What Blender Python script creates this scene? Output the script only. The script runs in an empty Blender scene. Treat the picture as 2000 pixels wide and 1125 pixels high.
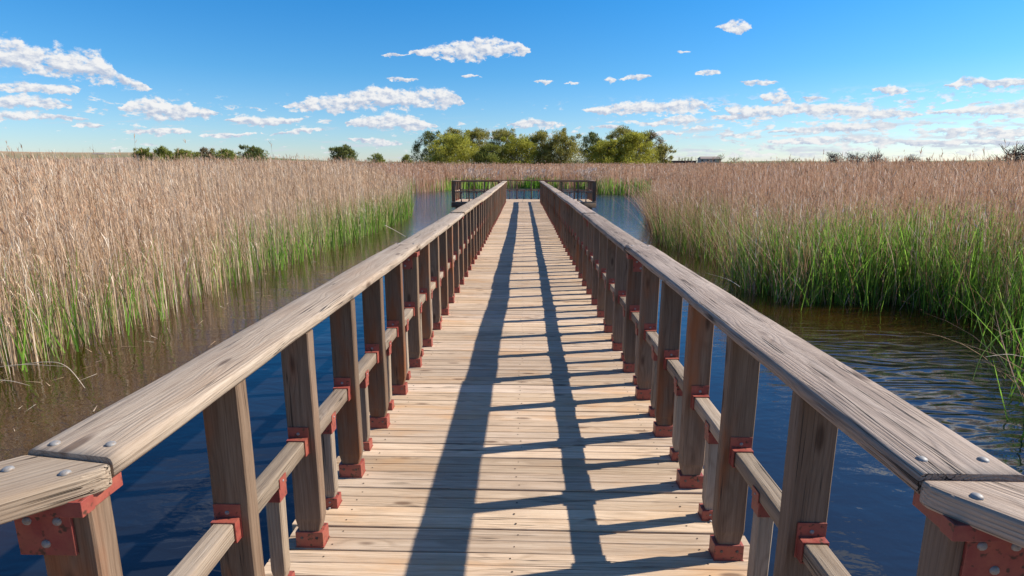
import bpy, bmesh, math, random
import numpy as np
from mathutils import Vector, Matrix, Euler
R = math.radians
random.seed(7); rng = np.random.default_rng(11)
scene = bpy.context.scene
col = scene.collection

# ------------------------------------------------------------------ camera
F = 1111.0; PITCH = math.atan(232.5/F); YAW = math.atan(34*math.cos(PITCH)/F)
DECK = 0.55; EYE = DECK+1.445
cd = bpy.data.cameras.new('camera'); cam = bpy.data.objects.new('camera', cd); col.objects.link(cam)
cam.location = (0.04, 0, EYE); cam.rotation_euler = (math.pi/2-PITCH, 0, YAW)
cd.sensor_width = 36; cd.lens = 36*F/2000; cd.clip_start = .05; cd.clip_end = 20000
scene.camera = cam
CR = Euler((math.pi/2-PITCH, 0, YAW)).to_matrix()
def px_dir(x, y):
    return (CR @ Vector(((x-1000)/F, -(y-562.5)/F, -1))).normalized()
def azel(x, y):
    d = px_dir(x, y); return math.degrees(math.atan2(d.x, d.y)), math.degrees(math.asin(d.z))
def far_xy(x, dist):
    d = px_dir(x, 330); return Vector((cam.location.x+d.x/d.y*dist, dist))

scene.view_settings.view_transform = 'Standard'; scene.view_settings.look = 'None'
scene.view_settings.exposure = 0.65; scene.view_settings.gamma = 1
scene.render.engine = 'CYCLES'
scene.cycles.max_bounces = 6; scene.cycles.transparent_max_bounces = 4

# ------------------------------------------------------------------ node helper
class NT:
    def __init__(s, nt): s.nt = nt
    def n(s, t, **k):
        o = s.nt.nodes.new(t)
        for a, b in k.items(): setattr(o, a, b)
        return o
    def put(s, sock, v):
        if isinstance(v, bpy.types.NodeSocket): s.nt.links.new(v, sock)
        elif v is not None:
            if hasattr(sock, 'default_value'):
                try: sock.default_value = v
                except Exception: sock.default_value = (v, v, v)
    def m(s, op, a, b=None, c=None, clamp=False):
        o = s.n('ShaderNodeMath', operation=op, use_clamp=clamp)
        for i, v in enumerate((a, b, c)):
            if v is not None: s.put(o.inputs[i], v)
        return o.outputs[0]
    def vm(s, op, a, b=None, c=None):
        o = s.n('ShaderNodeVectorMath', operation=op)
        for i, v in enumerate((a, b, c)):
            if v is not None: s.put(o.inputs[i], v)
        return o.outputs[1] if op in ('LENGTH', 'DOT_PRODUCT', 'DISTANCE') else o.outputs[0]
    def mr(s, v, a, b, c=0.0, d=1.0, smooth=False):
        o = s.n('ShaderNodeMapRange', interpolation_type='SMOOTHSTEP' if smooth else 'LINEAR')
        for i, x in enumerate((v, a, b, c, d)): s.put(o.inputs[i], x)
        return o.outputs[0]
    def noise(s, vec, scale=1, detail=3, rough=.55, dist=0.0, dim='3D'):
        o = s.n('ShaderNodeTexNoise', noise_dimensions=dim)
        s.put(o.inputs['Vector'], vec); s.put(o.inputs['Scale'], scale); s.put(o.inputs['Detail'], detail)
        s.put(o.inputs['Roughness'], rough); s.put(o.inputs['Distortion'], dist)
        return o.outputs[0]
    def mix(s, f, a, b, blend='MIX'):
        o = s.n('ShaderNodeMix', data_type='RGBA', blend_type=blend)
        s.put(o.inputs[0], f); s.put(o.inputs[6], a); s.put(o.inputs[7], b)
        return o.outputs[2]
    def xyz(s, x, y, z):
        o = s.n('ShaderNodeCombineXYZ')
        for i, v in enumerate((x, y, z)): s.put(o.inputs[i], v)
        return o.outputs[0]
    def sep(s, v):
        o = s.n('ShaderNodeSeparateXYZ'); s.put(o.inputs[0], v); return o.outputs
    def ramp(s, f, stops):
        o = s.n('ShaderNodeValToRGB'); e = o.color_ramp.elements
        while len(e) < len(stops): e.new(.5)
        for el, (p, c) in zip(e, stops): el.position = p; el.color = (*c, 1) if len(c) == 3 else c
        s.put(o.inputs[0], f); return o.outputs[0]
    def curve(s, f, pts):
        o = s.n('ShaderNodeFloatCurve'); c = o.mapping.curves[0]
        o.mapping.use_clip = False
        pts = sorted(pts)
        c.points[0].location = pts[0]; c.points[1].location = pts[-1]
        for p in pts[1:-1]: c.points.new(*p)
        for p in c.points: p.handle_type = 'VECTOR'
        o.mapping.update(); s.put(o.inputs['Value'], f); return o.outputs[0]
def C(r, g, b):  # sRGB 0-255 -> linear
    f = lambda v: (v/255/12.92 if v <= 10 else ((v/255+.055)/1.055)**2.4)
    return (f(r), f(g), f(b), 1)
def newmat(name):
    m = bpy.data.materials.new(name); m.use_nodes = True; m.node_tree.nodes.clear(); return m, NT(m.node_tree)
def finish(t, color, rough, normal=None, metal=0.0, spec=.5, ior=None, extra=None):
    p = t.n('ShaderNodeBsdfPrincipled'); o = t.n('ShaderNodeOutputMaterial')
    t.put(p.inputs['Base Color'], color); t.put(p.inputs['Roughness'], rough); t.put(p.inputs['Metallic'], metal)
    t.put(p.inputs['Specular IOR Level'], spec)
    if ior: p.inputs['IOR'].default_value = ior
    if normal is not None: t.put(p.inputs['Normal'], normal)
    t.nt.links.new(p.outputs[0], o.inputs[0]); return p
def bump(t, h, strength=.5, dist=.01, normal=None):
    b = t.n('ShaderNodeBump'); b.inputs['Strength'].default_value = strength; b.inputs['Distance'].default_value = dist
    t.put(b.inputs['Height'], h)
    if normal is not None: t.put(b.inputs['Normal'], normal)
    return b.outputs[0]

# ------------------------------------------------------------------ wood
def wood(name, pale, mid, dark, stain, stain_amt=.4, crack=.5, ring=55, bumps=.8, wear=.5):
    m, t = newmat(name)
    tc = t.n('ShaderNodeTexCoord').outputs['Object']
    oi = t.n('ShaderNodeObjectInfo').outputs['Random']
    at = t.n('ShaderNodeAttribute', attribute_name='rnd').outputs['Fac']
    rnd = t.m('FRACT', t.m('ADD', oi, at))
    r2 = t.m('FRACT', t.m('MULTIPLY', rnd, 37.17)); r3 = t.m('FRACT', t.m('MULTIPLY', rnd, 91.7))
    off = t.xyz(t.m('MULTIPLY', rnd, 40), t.m('MULTIPLY', r2, 9), t.m('MULTIPLY', r3, 7))
    P = t.vm('ADD', tc, off)
    x, y, z = t.sep(tc)
    # knots
    v = t.n('ShaderNodeTexVoronoi', feature='F1'); t.put(v.inputs['Vector'], t.vm('MULTIPLY', P, (3.2, 11, 11))); t.put(v.inputs['Scale'], 1.0)
    kd = v.outputs['Distance']
    knot = t.mr(kd, .07, .19, 1, 0, True)
    swirl = t.mr(kd, .0, .5, 1, 0, True)
    # growth rings round a pith outside the board, warped along the length
    wn = t.noise(t.vm('MULTIPLY', P, (.8, 5, 5)), 1, 2, .5)
    py = t.m('ADD', y, t.m('MULTIPLY', t.m('SUBTRACT', r2, .5), .16)); pz = t.m('ADD', z, t.m('ADD', .035, t.m('MULTIPLY', r3, .09)))
    rad = t.m('SQRT', t.m('ADD', t.m('MULTIPLY', py, py), t.m('MULTIPLY', pz, pz)))
    rad = t.m('ADD', rad, t.m('MULTIPLY', t.m('SUBTRACT', wn, .5), .020))
    rad = t.m('ADD', rad, t.m('MULTIPLY', swirl, .016))
    ph = t.m('MULTIPLY', rad, ring*6.2832*2)
    rings = t.m('MULTIPLY_ADD', t.m('SINE', ph), .5, .5)
    rings = t.m('POWER', rings, 2.0)
    fib = t.noise(t.vm('MULTIPLY', P, (5, 260, 260)), 1, 4, .65)
    fib2 = t.noise(t.vm('MULTIPLY', P, (14, 700, 700)), 1, 2, .6)
    mid_n = t.noise(t.vm('MULTIPLY', P, (1.6, 26, 26)), 1, 4, .6)
    big = t.noise(t.vm('MULTIPLY', P, (1.4, 5, 5)), 1, 4, .6)
    # cracks (checks) along the grain
    cn = t.noise(t.vm('MULTIPLY', P, (.7, 60, 60)), 1, 2, .5)
    cm = t.noise(t.vm('MULTIPLY', P, (2.2, 9, 9)), 1, 2, .5)
    cr = t.mr(t.m('ABSOLUTE', t.m('SUBTRACT', cn, .5)), .0, .017, 1, 0, True)
    cr = t.m('MULTIPLY', cr, t.mr(cm, .62-.2*crack, .72-.2*crack, 0, 1, True))
    # colour
    c = t.mix(t.mr(mid_n, .33, .68, 0, 1), mid, pale)
    c = t.mix(t.m('MULTIPLY', t.mr(rings, .25, 1, 0, 1), .30), c, dark)
    c = t.mix(t.m('MULTIPLY', t.mr(fib, .48, .74, 0, 1), .75), c, dark)
    c = t.mix(t.m('MULTIPLY', t.mr(fib2, .5, .8, 0, 1), .45), c, dark)
    c = t.mix(t.m('MULTIPLY', t.mr(big, .5, .72, 0, 1, True), stain_amt), c, stain)
    c = t.mix(t.m('MULTIPLY', t.mr(big, .48, .3, 0, 1, True), wear), c, pale)
    c = t.mix(t.m('MULTIPLY', knot, .75), c, (dark[0]*.55, dark[1]*.45, dark[2]*.4, 1))
    c = t.mix(cr, c, (.03, .022, .016, 1))
    tone = t.mr(rnd, 0, 1, .76, 1.17)
    c = t.vm('MULTIPLY', c, t.xyz(tone, t.m('MULTIPLY', tone, t.mr(r2, 0, 1, .965, 1.0)), t.m('MULTIPLY', tone, t.mr(r2, 0, 1, .90, 1.03))))
    h = t.m('ADD', t.m('MULTIPLY', rings, -.22), t.m('MULTIPLY', fib, -.8))
    h = t.m('ADD', h, t.m('MULTIPLY', cr, -2.2)); h = t.m('ADD', h, t.m('MULTIPLY', big, .8)); h = t.m('ADD', h, t.m('MULTIPLY', fib2, -.25))
    nrm = bump(t, h, bumps, .0022)
    finish(t, c, t.mr(fib, .3, .7, .62, .85), nrm, spec=.3)
    return m
W_DECK = wood('weathered_deck_pine', (.66, .515, .375, 1), (.53, .385, .26, 1), (.23, .15, .095, 1), (.53, .32, .165, 1), .75, .45, 45, .8, .5)
W_RAIL = wood('sunbleached_rail_wood', (.56, .455, .345, 1), (.43, .325, .235, 1), (.17, .115, .078, 1), (.42, .27, .16, 1), .35, .35, 60, 1.0, .5)
W_RAILR = wood('grey_rail_wood', (.44, .35, .28, 1), (.32, .24, .185, 1), (.12, .08, .058, 1), (.33, .22, .15, 1), .3, .7, 75, 1.5, .5)
W_POST = wood('stained_post_wood', (.245, .172, .118, 1), (.180, .112, .071, 1), (.080, .046, .028, 1), (.28, .095, .034, 1), .95, .25, 40, .6, .4)
W_BAL = wood('grey_baluster_wood', (.40, .325, .25, 1), (.29, .22, .16, 1), (.13, .09, .06, 1), (.27, .17, .10, 1), .3, .5, 60, 1.0, .5)
W_BEAM = wood('dark_beam_wood', (.22, .17, .13, 1), (.15, .11, .085, 1), (.06, .045, .035, 1), (.16, .09, .05, 1), .4, .4, 40, .9, .2)

def screw_mat():
    m, t = newmat('rusty_screw'); finish(t, (.05, .03, .02, 1), .6, spec=.3); return m
SCREW = screw_mat()
def steel():
    m, t = newmat('red_primer_steel')
    P = t.vm('ADD', t.n('ShaderNodeTexCoord').outputs['Object'], t.vm('MULTIPLY', t.xyz(1, 1, 1), t.m('MULTIPLY', t.n('ShaderNodeObjectInfo').outputs['Random'], 20)))
    a = t.noise(P, 25, 4, .6); b = t.noise(P, 140, 3, .6); d = t.noise(P, 60, 2, .5)
    c = t.mix(t.mr(a, .35, .7), (.25, .047, .038, 1), (.34, .088, .056, 1))
    c = t.mix(t.m('MULTIPLY', t.mr(b, .55, .75), .4), c, (.15, .035, .026, 1))
    c = t.mix(t.mr(d, .60, .68), c, (.075, .030, .018, 1)); e = t.noise(P, 9, 3, .6); c = t.mix(t.mr(e, .52, .7, 0, .35), c, (.20, .085, .045, 1))
    finish(t, c, t.mr(a, .3, .7, .38, .6), bump(t, t.m('ADD', a, b), .35, .0012), spec=.5)
    return m
STEEL = steel()
def bolts_mat():
    m, t = newmat('galvanised_bolt')
    P = t.n('ShaderNodeTexCoord').outputs['Object']
    a = t.noise(P, 160, 3, .6)
    finish(t, t.mix(t.mr(a, .5, .75), (.28, .27, .26, 1), (.20, .13, .085, 1)), .6, bump(t, a, .3, .001), metal=.25)
    return m
BOLT = bolts_mat()

# ------------------------------------------------------------------ object helpers
def tag(o, label=None, cat=None, group=None, kind=None):
    if label: o['label'] = label
    if cat: o['category'] = cat
    if group: o['group'] = group
    if kind: o['kind'] = kind
    return o
def empty(name, loc, label=None, cat=None, group=None):
    o = bpy.data.objects.new(name, None); col.objects.link(o); o.location = loc; o.empty_display_size = .2
    return tag(o, label, cat, group)
def obj(name, me, parent=None, loc=(0, 0, 0), rot=(0, 0, 0)):
    o = bpy.data.objects.new(name, me); col.objects.link(o); o.location = loc; o.rotation_euler = rot
    if parent: o.parent = parent
    return o
def setrnd(me, v):
    a = me.attributes.new('rnd', 'FLOAT', 'POINT'); a.data.foreach_set('value', np.full(len(me.vertices), v, dtype=np.float32)); return me
def bm_box(bm, c, s, mat=0, bev=0.0):
    r = bmesh.ops.create_cube(bm, size=1.0, matrix=Matrix.Translation(c) @ Matrix.Diagonal((*s, 1)))
    fs = {f for v in r['verts'] for f in v.link_faces}
    for f in fs: f.material_index = mat
    if bev:
        es = {e for v in r['verts'] for e in v.link_edges}
        q = bmesh.ops.bevel(bm, geom=list(es), offset=bev, segments=2, profile=.6, affect='EDGES')
        for f in q['faces']: f.material_index = mat
def bm_bolt(bm, c, rad, axis, mat=1):
    # domed bolt head on a washer; axis = direction the head points to
    q = Vector((0, 0, 1)).rotation_difference(Vector(axis)).to_matrix().to_4x4()
    prof = [(rad, 0), (rad*.98, rad*.12), (rad*.85, rad*.32), (rad*.55, rad*.5), (.0, rad*.58)]
    rings = []
    for pr, pz in prof[:-1]:
        rings.append([bm.verts.new(Matrix.Translation(c) @ q @ Vector((pr*math.cos(a), pr*math.sin(a), pz))) for a in [k*math.pi/5 for k in range(10)]])
    top = bm.verts.new(Matrix.Translation(c) @ q @ Vector((0, 0, prof[-1][1])))
    for a, b in zip(rings, rings[1:]):
        for k in range(10):
            f = bm.faces.new((a[k], a[(k+1) % 10], b[(k+1) % 10], b[k])); f.material_index = mat; f.smooth = True
    for k in range(10):
        f = bm.faces.new((rings[-1][k], rings[-1][(k+1) % 10], top)); f.material_index = mat; f.smooth = True
def mk(name, bm, *mats, rnd=0.0, smooth=False):
    me = bpy.data.meshes.new(name); bmesh.ops.recalc_face_normals(bm, faces=bm.faces) if False else None
    bm.to_mesh(me); bm.free()
    for m in mats: me.materials.append(m)
    if smooth:
        for p in me.polygons: p.use_smooth = True
    setrnd(me, rnd); return me

def plank_mesh(name, L, w, t, mat, seg=12, r=.006, wob=.0015, endj=0.0, groove=False, rnd=None, cutA=0.0, cutB=0.0, wane=0.0, cham=0.0):
    """timber along +X from 0..L, width w (y centred), thickness t (z 0..t, top at t); rounded edges, small irregularities"""
    rr = random.Random(random.random())
    hw = w/2
    prof = [(-hw, r), (-hw, t-r), (-hw+r*.3, t-r*.3), (-hw+r, t)]
    if groove: prof += [(-.005, t), (-.0018, t-.004), (.0018, t-.004), (.005, t)]
    else: prof += [(-hw*.33, t), (hw*.33, t)]
    prof += [(hw-r, t), (hw-r*.3, t-r*.3), (hw, t-r), (hw, r), (hw-r, 0), (-hw+r, 0)]
    bm = bmesh.new(); rings = []
    ph = [rr.uniform(0, 6.28) for _ in range(8)]
    for i in range(seg+1):
        u = i/seg
        x = L*u
        dl = wob*(math.sin(ph[0]+x*2.1)+.6*math.sin(ph[1]+x*5.3)+.5*math.sin(ph[6]+x*11.0))
        dr = wob*(math.sin(ph[2]+x*2.6)+.6*math.sin(ph[3]+x*6.1)+.5*math.sin(ph[7]+x*13.0))
        dz = wob*.7*(math.sin(ph[4]+x*1.7)+.5*math.sin(ph[5]+x*4.9))
        ring = []
        for (py, pz) in prof:
            k = (py+hw)/w
            xx = x
            if i == 0: xx += cutA*(1-k) + (cham if py > hw*.9 else 0)
            if i == seg: xx += cutB*(1-k)
            wn = 0
            if wane and py > hw-1.6*r and pz > t*.4: wn = -wane*max(0, math.sin(ph[3]+x*1.9)+.5*math.sin(ph[1]+x*7.3)+.3*rr.uniform(-1, 1))
            ring.append(bm.verts.new((xx, py+(dl*(1-k)+dr*k), pz+(dz if pz > t*.5 else 0)+wn)))
        rings.append(ring)
    n = len(prof)
    for a, b in zip(rings, rings[1:]):
        for k in range(n):
            f = bm.faces.new((a[k], b[k], b[(k+1) % n], a[(k+1) % n])); f.smooth = not groove
    bm.faces.new(rings[0]); bm.faces.new(list(reversed(rings[-1])))
    bmesh.ops.recalc_face_normals(bm, faces=bm.faces)
    if groove and L > 1.5:
        for sx in ((-.72, 0, .72) if L < 2.9 else (-.9, 0, .9)):
            for sy in (-.036, .036):
                if rr.random() < .12: continue
                cx, cy = L/2+sx+rr.uniform(-.012, .012), sy+rr.uniform(-.007, .007); q = rr.uniform(.0035, .005)
                f = bm.faces.new([bm.verts.new((cx+q*math.cos(k*math.pi/3), cy+q*math.sin(k*math.pi/3), t+.0013)) for k in range(6)]); f.material_index = 1
        me = mk(name, bm, mat, SCREW, rnd=rr.random()); return me
    return mk(name, bm, mat, rnd=rr.random() if rnd is None else rnd)

# lateral drift and sag of the old walkway
def off(Y): return -.23*(max(Y, 0)/25.0)**1.5
def sag(Y): return .006*math.sin(Y*.9+1)+.004*math.sin(Y*2.3)

# ------------------------------------------------------------------ boardwalk deck
Y_END = 25.62
bw = empty('boardwalk', (0, 2, DECK), 'long straight walkway of pale weathered pine planks running over the water', 'boardwalk')
def child(name, me, par, loc, rot=(0, 0, 0)):
    p = Vector(par.location) if par else Vector()
    return obj(name, me, par, Vector(loc)-p, rot)
ys = []; Y = -1.3; k = 0
while Y < Y_END:
    w = .142+random.uniform(-.004, .004)
    ys.append((Y, w)); Y += w+random.choice([.003, .004, .004, .006, .009])
vis = [i for i, (y, w) in enumerate(ys) if y > 1.45][:100]
visset = set(vis)
rest = []
for i, (y, w) in enumerate(ys):
    wide = 2.9 if y < .55 else 1.85
    L = wide+random.uniform(-.02, .012)
    me = plank_mesh('deck_board', L, w, .034, W_DECK, seg=10, r=.004, wob=.0012, groove=True)
    loc = Vector((-L/2+off(y)+random.uniform(-.008, .008), y+w/2, DECK-.034+sag(y)+random.uniform(-.0018, .0018)))
    rot = (random.uniform(-.006, .006), random.uniform(-.0015, .0015), random.uniform(-.002, .002))
    if i in visset: child('deck_board', me, bw, loc, rot)
    else: rest.append((me, Matrix.Translation(loc) @ Euler(rot).to_matrix().to_4x4()))
def join_meshes(name, items, mats):
    bm = bmesh.new()
    for me, mx in items:
        n0 = len(bm.verts); bm.from_mesh(me); bm.verts.ensure_lookup_table()
        for v in bm.verts[n0:]: v.co = mx @ v.co
    out = bpy.data.meshes.new(name); bm.to_mesh(out); bm.free()
    for m in mats: out.materials.append(m)
    return out
tag(child('deck_board', join_meshes('deck_board_rest', [(m, Matrix.Translation(-Vector(bw.location)) @ x) for m, x in rest], [W_DECK, SCREW]), bw, bw.location), kind='stuff')
for sx in (-.72, 0, .72):
    n = 6; seg = (Y_END+1.3)/n
    for j in range(n):
        y0 = -1.3+j*seg
        a = math.atan2(off(y0+seg)-off(y0), seg)
        child('support_beam', plank_mesh('support_beam', seg-.006, .09, .17, W_BEAM, 4), bw, (sx+off(y0), y0+.003, DECK-.034-.004-.17-.012), (0, 0, math.pi/2-a))
def pile_mesh(h=2.0, r=.085):
    bm = bmesh.new(); bmesh.ops.create_cone(bm, cap_ends=True, segments=14, radius1=r*1.05, radius2=r, depth=h, matrix=Matrix.Translation((0, 0, -h/2)) )
    return mk('pile', bm, W_BEAM, smooth=False)
PILE = pile_mesh()
pl0 = None
for y in np.arange(-.8, 25.5, 3.08):
    for sx in (-.72, .72): child('pile', PILE, bw, (sx+off(y), y+.3, DECK-.225))

# ------------------------------------------------------------------ railing pieces (shared meshes)
RAIL_T = .045; RAIL_TOP = .915; PH = RAIL_TOP-RAIL_T-.004
PW, PD = .105, .055            # post: across the walkway x along it
MRW, MRT, MRTOP = .06, .055, .457
SP = .5135
def post_mesh(h=PH, w=PW, d=PD, mat=W_POST, chz=.10, z0=.006):
    # vertical timber; local X = up (grain), y across, z along the walkway (turned with a rotation)
    bm = bmesh.new(); r = .004; ringz = [z0, chz-.035, chz, chz+.02] + list(np.linspace(chz+.06, h, 7))
    rings = []; rr = random.Random(random.random()); p = [rr.uniform(0, 6.28) for _ in range(4)]
    for i, zz in enumerate(ringz):
        k = .0125 if zz < chz-.02 else (.004 if zz < chz+.01 else 0)
        a = w/2-k; b = d/2-(.002 if k else 0)
        dx = .0012*math.sin(p[0]+zz*9); dy = .001*math.sin(p[1]+zz*8)
        pr = [(-a, -b+r), (-a+r, -b), (a-r, -b), (a, -b+r), (a, b-r), (a-r, b), (-a+r, b), (-a, b-r)]
        rings.append([bm.verts.new((zz, q[0]+dx, q[1]+dy)) for q in pr])
    for A, B in zip(rings, rings[1:]):
        for k in range(8): bm.faces.new((A[k], A[(k+1) % 8], B[(k+1) % 8], B[k]))
    bm.faces.new(rings[0]); bm.faces.new(rings[-1]); bmesh.ops.recalc_face_normals(bm, faces=bm.faces)
    return mk('post', bm, mat)
UP = Euler((math.pi/2, -math.pi/2, 0))   # replaced below by explicit matrix
# local X->world Z, local Y->world X, local Z->world Y
MUP = Matrix(((0, 1, 0), (0, 0, 1), (1, 0, 0)))
UPR = MUP.to_euler()
POSTS = [post_mesh() for _ in range(7)]
BALS = [post_mesh(MRTOP-MRT-.012, .052, .045, W_BAL, .06) for _ in range(5)]
def base_bracket(w, d, h, bolts=True):
    bm = bmesh.new(); t = .004
    bm_box(bm, (0, 0, h/2), (w, d, h), 0, .003)
    bm_box(bm, (0, 0, .0022), (w+.004, d+.004, .004), 0)
    if bolts:
        for sx in (-.27, .27):
            bm_bolt(bm, (sx*w, -d/2, h*.62), .0062, (0, -1, 0)); bm_bolt(bm, (sx*w, d/2, h*.62), .0062, (0, 1, 0))
    else:
        bm_bolt(bm, (0, -d/2-.007, .005), .006, (0, 0, 1)); bm_bolt(bm, (0, -d/2, h*.6), .005, (0, -1, 0))
    return mk('base_bracket', bm, STEEL, W_BEAM if bolts else BOLT)
BB = base_bracket(PW+.003, PD+.010, .066)
BBS = base_bracket(.066, .058, .046, False)
def cap_bracket():
    bm = bmesh.new(); t = .003
    w = .066; dz = .052
    # sleeve under the mid rail: skirt round the baluster top plus two cheeks up the rail sides
    bm_box(bm, (0, 0, -dz/2), (w-.004, .056, dz), 0, .002)
    for s in (-1, 1): bm_box(bm, (s*(MRW/2+.0022), 0, .012), (t, .05, .036), 0)
    for s in (-1, 1): bm_bolt(bm, (s*(MRW/2+.0037), 0, .014), .0045, (s, 0, 0))
    return mk('top_bracket', bm, STEEL, BOLT)
CAPB = cap_bracket()
def mid_bracket():
    # sleeve round the rail end (depth in -y) with a flange on the post face at y=0 ; rail top at z=0
    bm = bmesh.new(); D = .030; t = .004
    bm_box(bm, (0, -D/2-.001, t/2+.0005), (MRW+.010, D, t), 0)
    for s in (-1, 1): bm_box(bm, (s*(MRW/2+.0028), -D/2-.001, -MRT/2), (t, D, MRT-.001), 0)
    bm_box(bm, (0, -D/2-.001, -MRT-t/2-.0005), (MRW+.010, D, t), 0)
    bm_box(bm, (0, -.0022, -.008), (MRW+.018, .0036, MRT+.050), 0, .001)
    bm_bolt(bm, (0, -.004, .018), .0065, (0, -1, 0))
    return mk('rail_bracket', bm, STEEL, BOLT)
MIDB = mid_bracket()
MIDS = [plank_mesh('mid_rail', SP-PD-.004, MRW, MRT, W_BAL, 8, .004, .0012) for _ in range(5)]
def top_plate(side):
    # big plate on the near face of a joint post, offset outwards, with an angle under the rail
    bm = bmesh.new(); w = .105; h = .092; s = side
    bm_box(bm, (s*.032, -PD/2-.0035, -.030-h/2), (w, .006, h), 0, .0015)
    bm_box(bm, (s*.012, -PD/2-.012, -.0155), (.15, .030, .030), 0, .0015)
    bm_box(bm, (-s*(PW/2+.0035), .0, -.0155), (.006, PD+.05, .030), 0, .0015)
    for (bx, bz) in ((-.028, -.052), (.028, -.052), (.0, -.098)):
        bm_bolt(bm, (s*.032+s*bx, -PD/2-.0065, bz), .0085, (0, -1, 0))
    return mk('corner_plate', bm, STEEL, BOLT)
PLATE = {s: top_plate(s) for s in (-1, 1)}
def bolt_mesh():
    bm = bmesh.new(); bm_bolt(bm, (0, 0, 0), .0098, (0, 0, 1), 0)
    return mk('bolt', bm, BOLT)
RBOLT = bolt_mesh()

def place_under(o, par): o.parent = par
def add_post(par, x, y, z, plate=None, mesh=None, brk=True, rz=0.0):
    M = Matrix.Translation((x, y, z)) @ Matrix.Rotation(rz, 4, 'Z')
    p = obj('post', mesh or random.choice(POSTS), par)
    base = Matrix.Translation(-Vector(par.location))
    flip = random.choice((0, math.pi)) if plate is None else 0
    pm = M @ Matrix.Rotation(flip, 4, 'Z') @ MUP.to_4x4()
    p.matrix_local = base @ pm
    inv = pm.inverted()
    if brk:
        b = obj('base_bracket', BB, p); b.matrix_local = inv @ M
    if plate is not None:
        b = obj('corner_plate', PLATE[plate], p); b.matrix_local = inv @ M @ Matrix.Translation((0, 0, PH))
    return p
def add_baluster(par, x, y, z, rz=0.0):
    M = Matrix.Translation((x, y, z)) @ Matrix.Rotation(rz, 4, 'Z')
    p = obj('baluster', random.choice(BALS), par); base = Matrix.Translation(-Vector(par.location))
    pm = M @ MUP.to_4x4(); p.matrix_local = base @ pm; inv = pm.inverted()
    b = obj('base_bracket', BBS, p); b.matrix_local = inv @ M
    b = obj('top_bracket', CAPB, p); b.matrix_local = inv @ M @ Matrix.Translation((0, 0, MRTOP-MRT-.002))
def add_mid(par, p0, p1, z, mesh=None):
    # p0,p1 = post centres (2D, at mid rail line)
    d = (Vector(p1)-Vector(p0)); L = d.length; a = math.atan2(d.y, d.x)
    gap = PD/2+.002
    me = mesh or random.choice(MIDS)
    M = Matrix.Translation((p0[0], p0[1], z+MRTOP-MRT)) @ Matrix.Rotation(a, 4, 'Z') @ Matrix.Translation((gap, 0, 0)) @ Matrix.Diagonal(((L-2*gap)/(SP-PD-.004) if mesh is None else 1, 1, 1, 1))
    r = obj('mid_rail', me, par); r.matrix_local = Matrix.Translation(-Vector(par.location)) @ M
    inv = M.inverted()
    for end, q in ((p1, a-math.pi/2), (p0, a+math.pi/2)):
        B = Matrix.Translation((end[0], end[1], z+MRTOP)) @ Matrix.Rotation(q, 4, 'Z') @ Matrix.Translation((0, -PD/2, 0))
        b = obj('rail_bracket', MIDB, r); b.matrix_local = inv @ B
    return r
def add_rail(par, p0, p1, z, mat, w=.185, name='handrail', cutA=0, cutB=0, bolts=True, wane=0.0, rnd=None, t=RAIL_T, flipy=False):
    d = Vector(p1)-Vector(p0); L = d.length; a = math.atan2(d.y, d.x)
    dz = 0
    me = plank_mesh(name, L, w, t, mat, max(4, int(L*22)), .011, .0022, rnd=rnd, cutA=cutA, cutB=cutB, wane=wane)
    M = Matrix.Translation((p0[0], p0[1], z+RAIL_TOP-RAIL_T)) @ Matrix.Rotation(a, 4, 'Z')
    o = obj(name, me, par); o.matrix_local = Matrix.Translation(-Vector(par.location)) @ M
    if bolts:
        for x in (.05, L-.05):
            for y in (-.055, .055):
                b = obj('bolt', RBOLT, o, (x, y, t+.0005))
    return o

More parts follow.
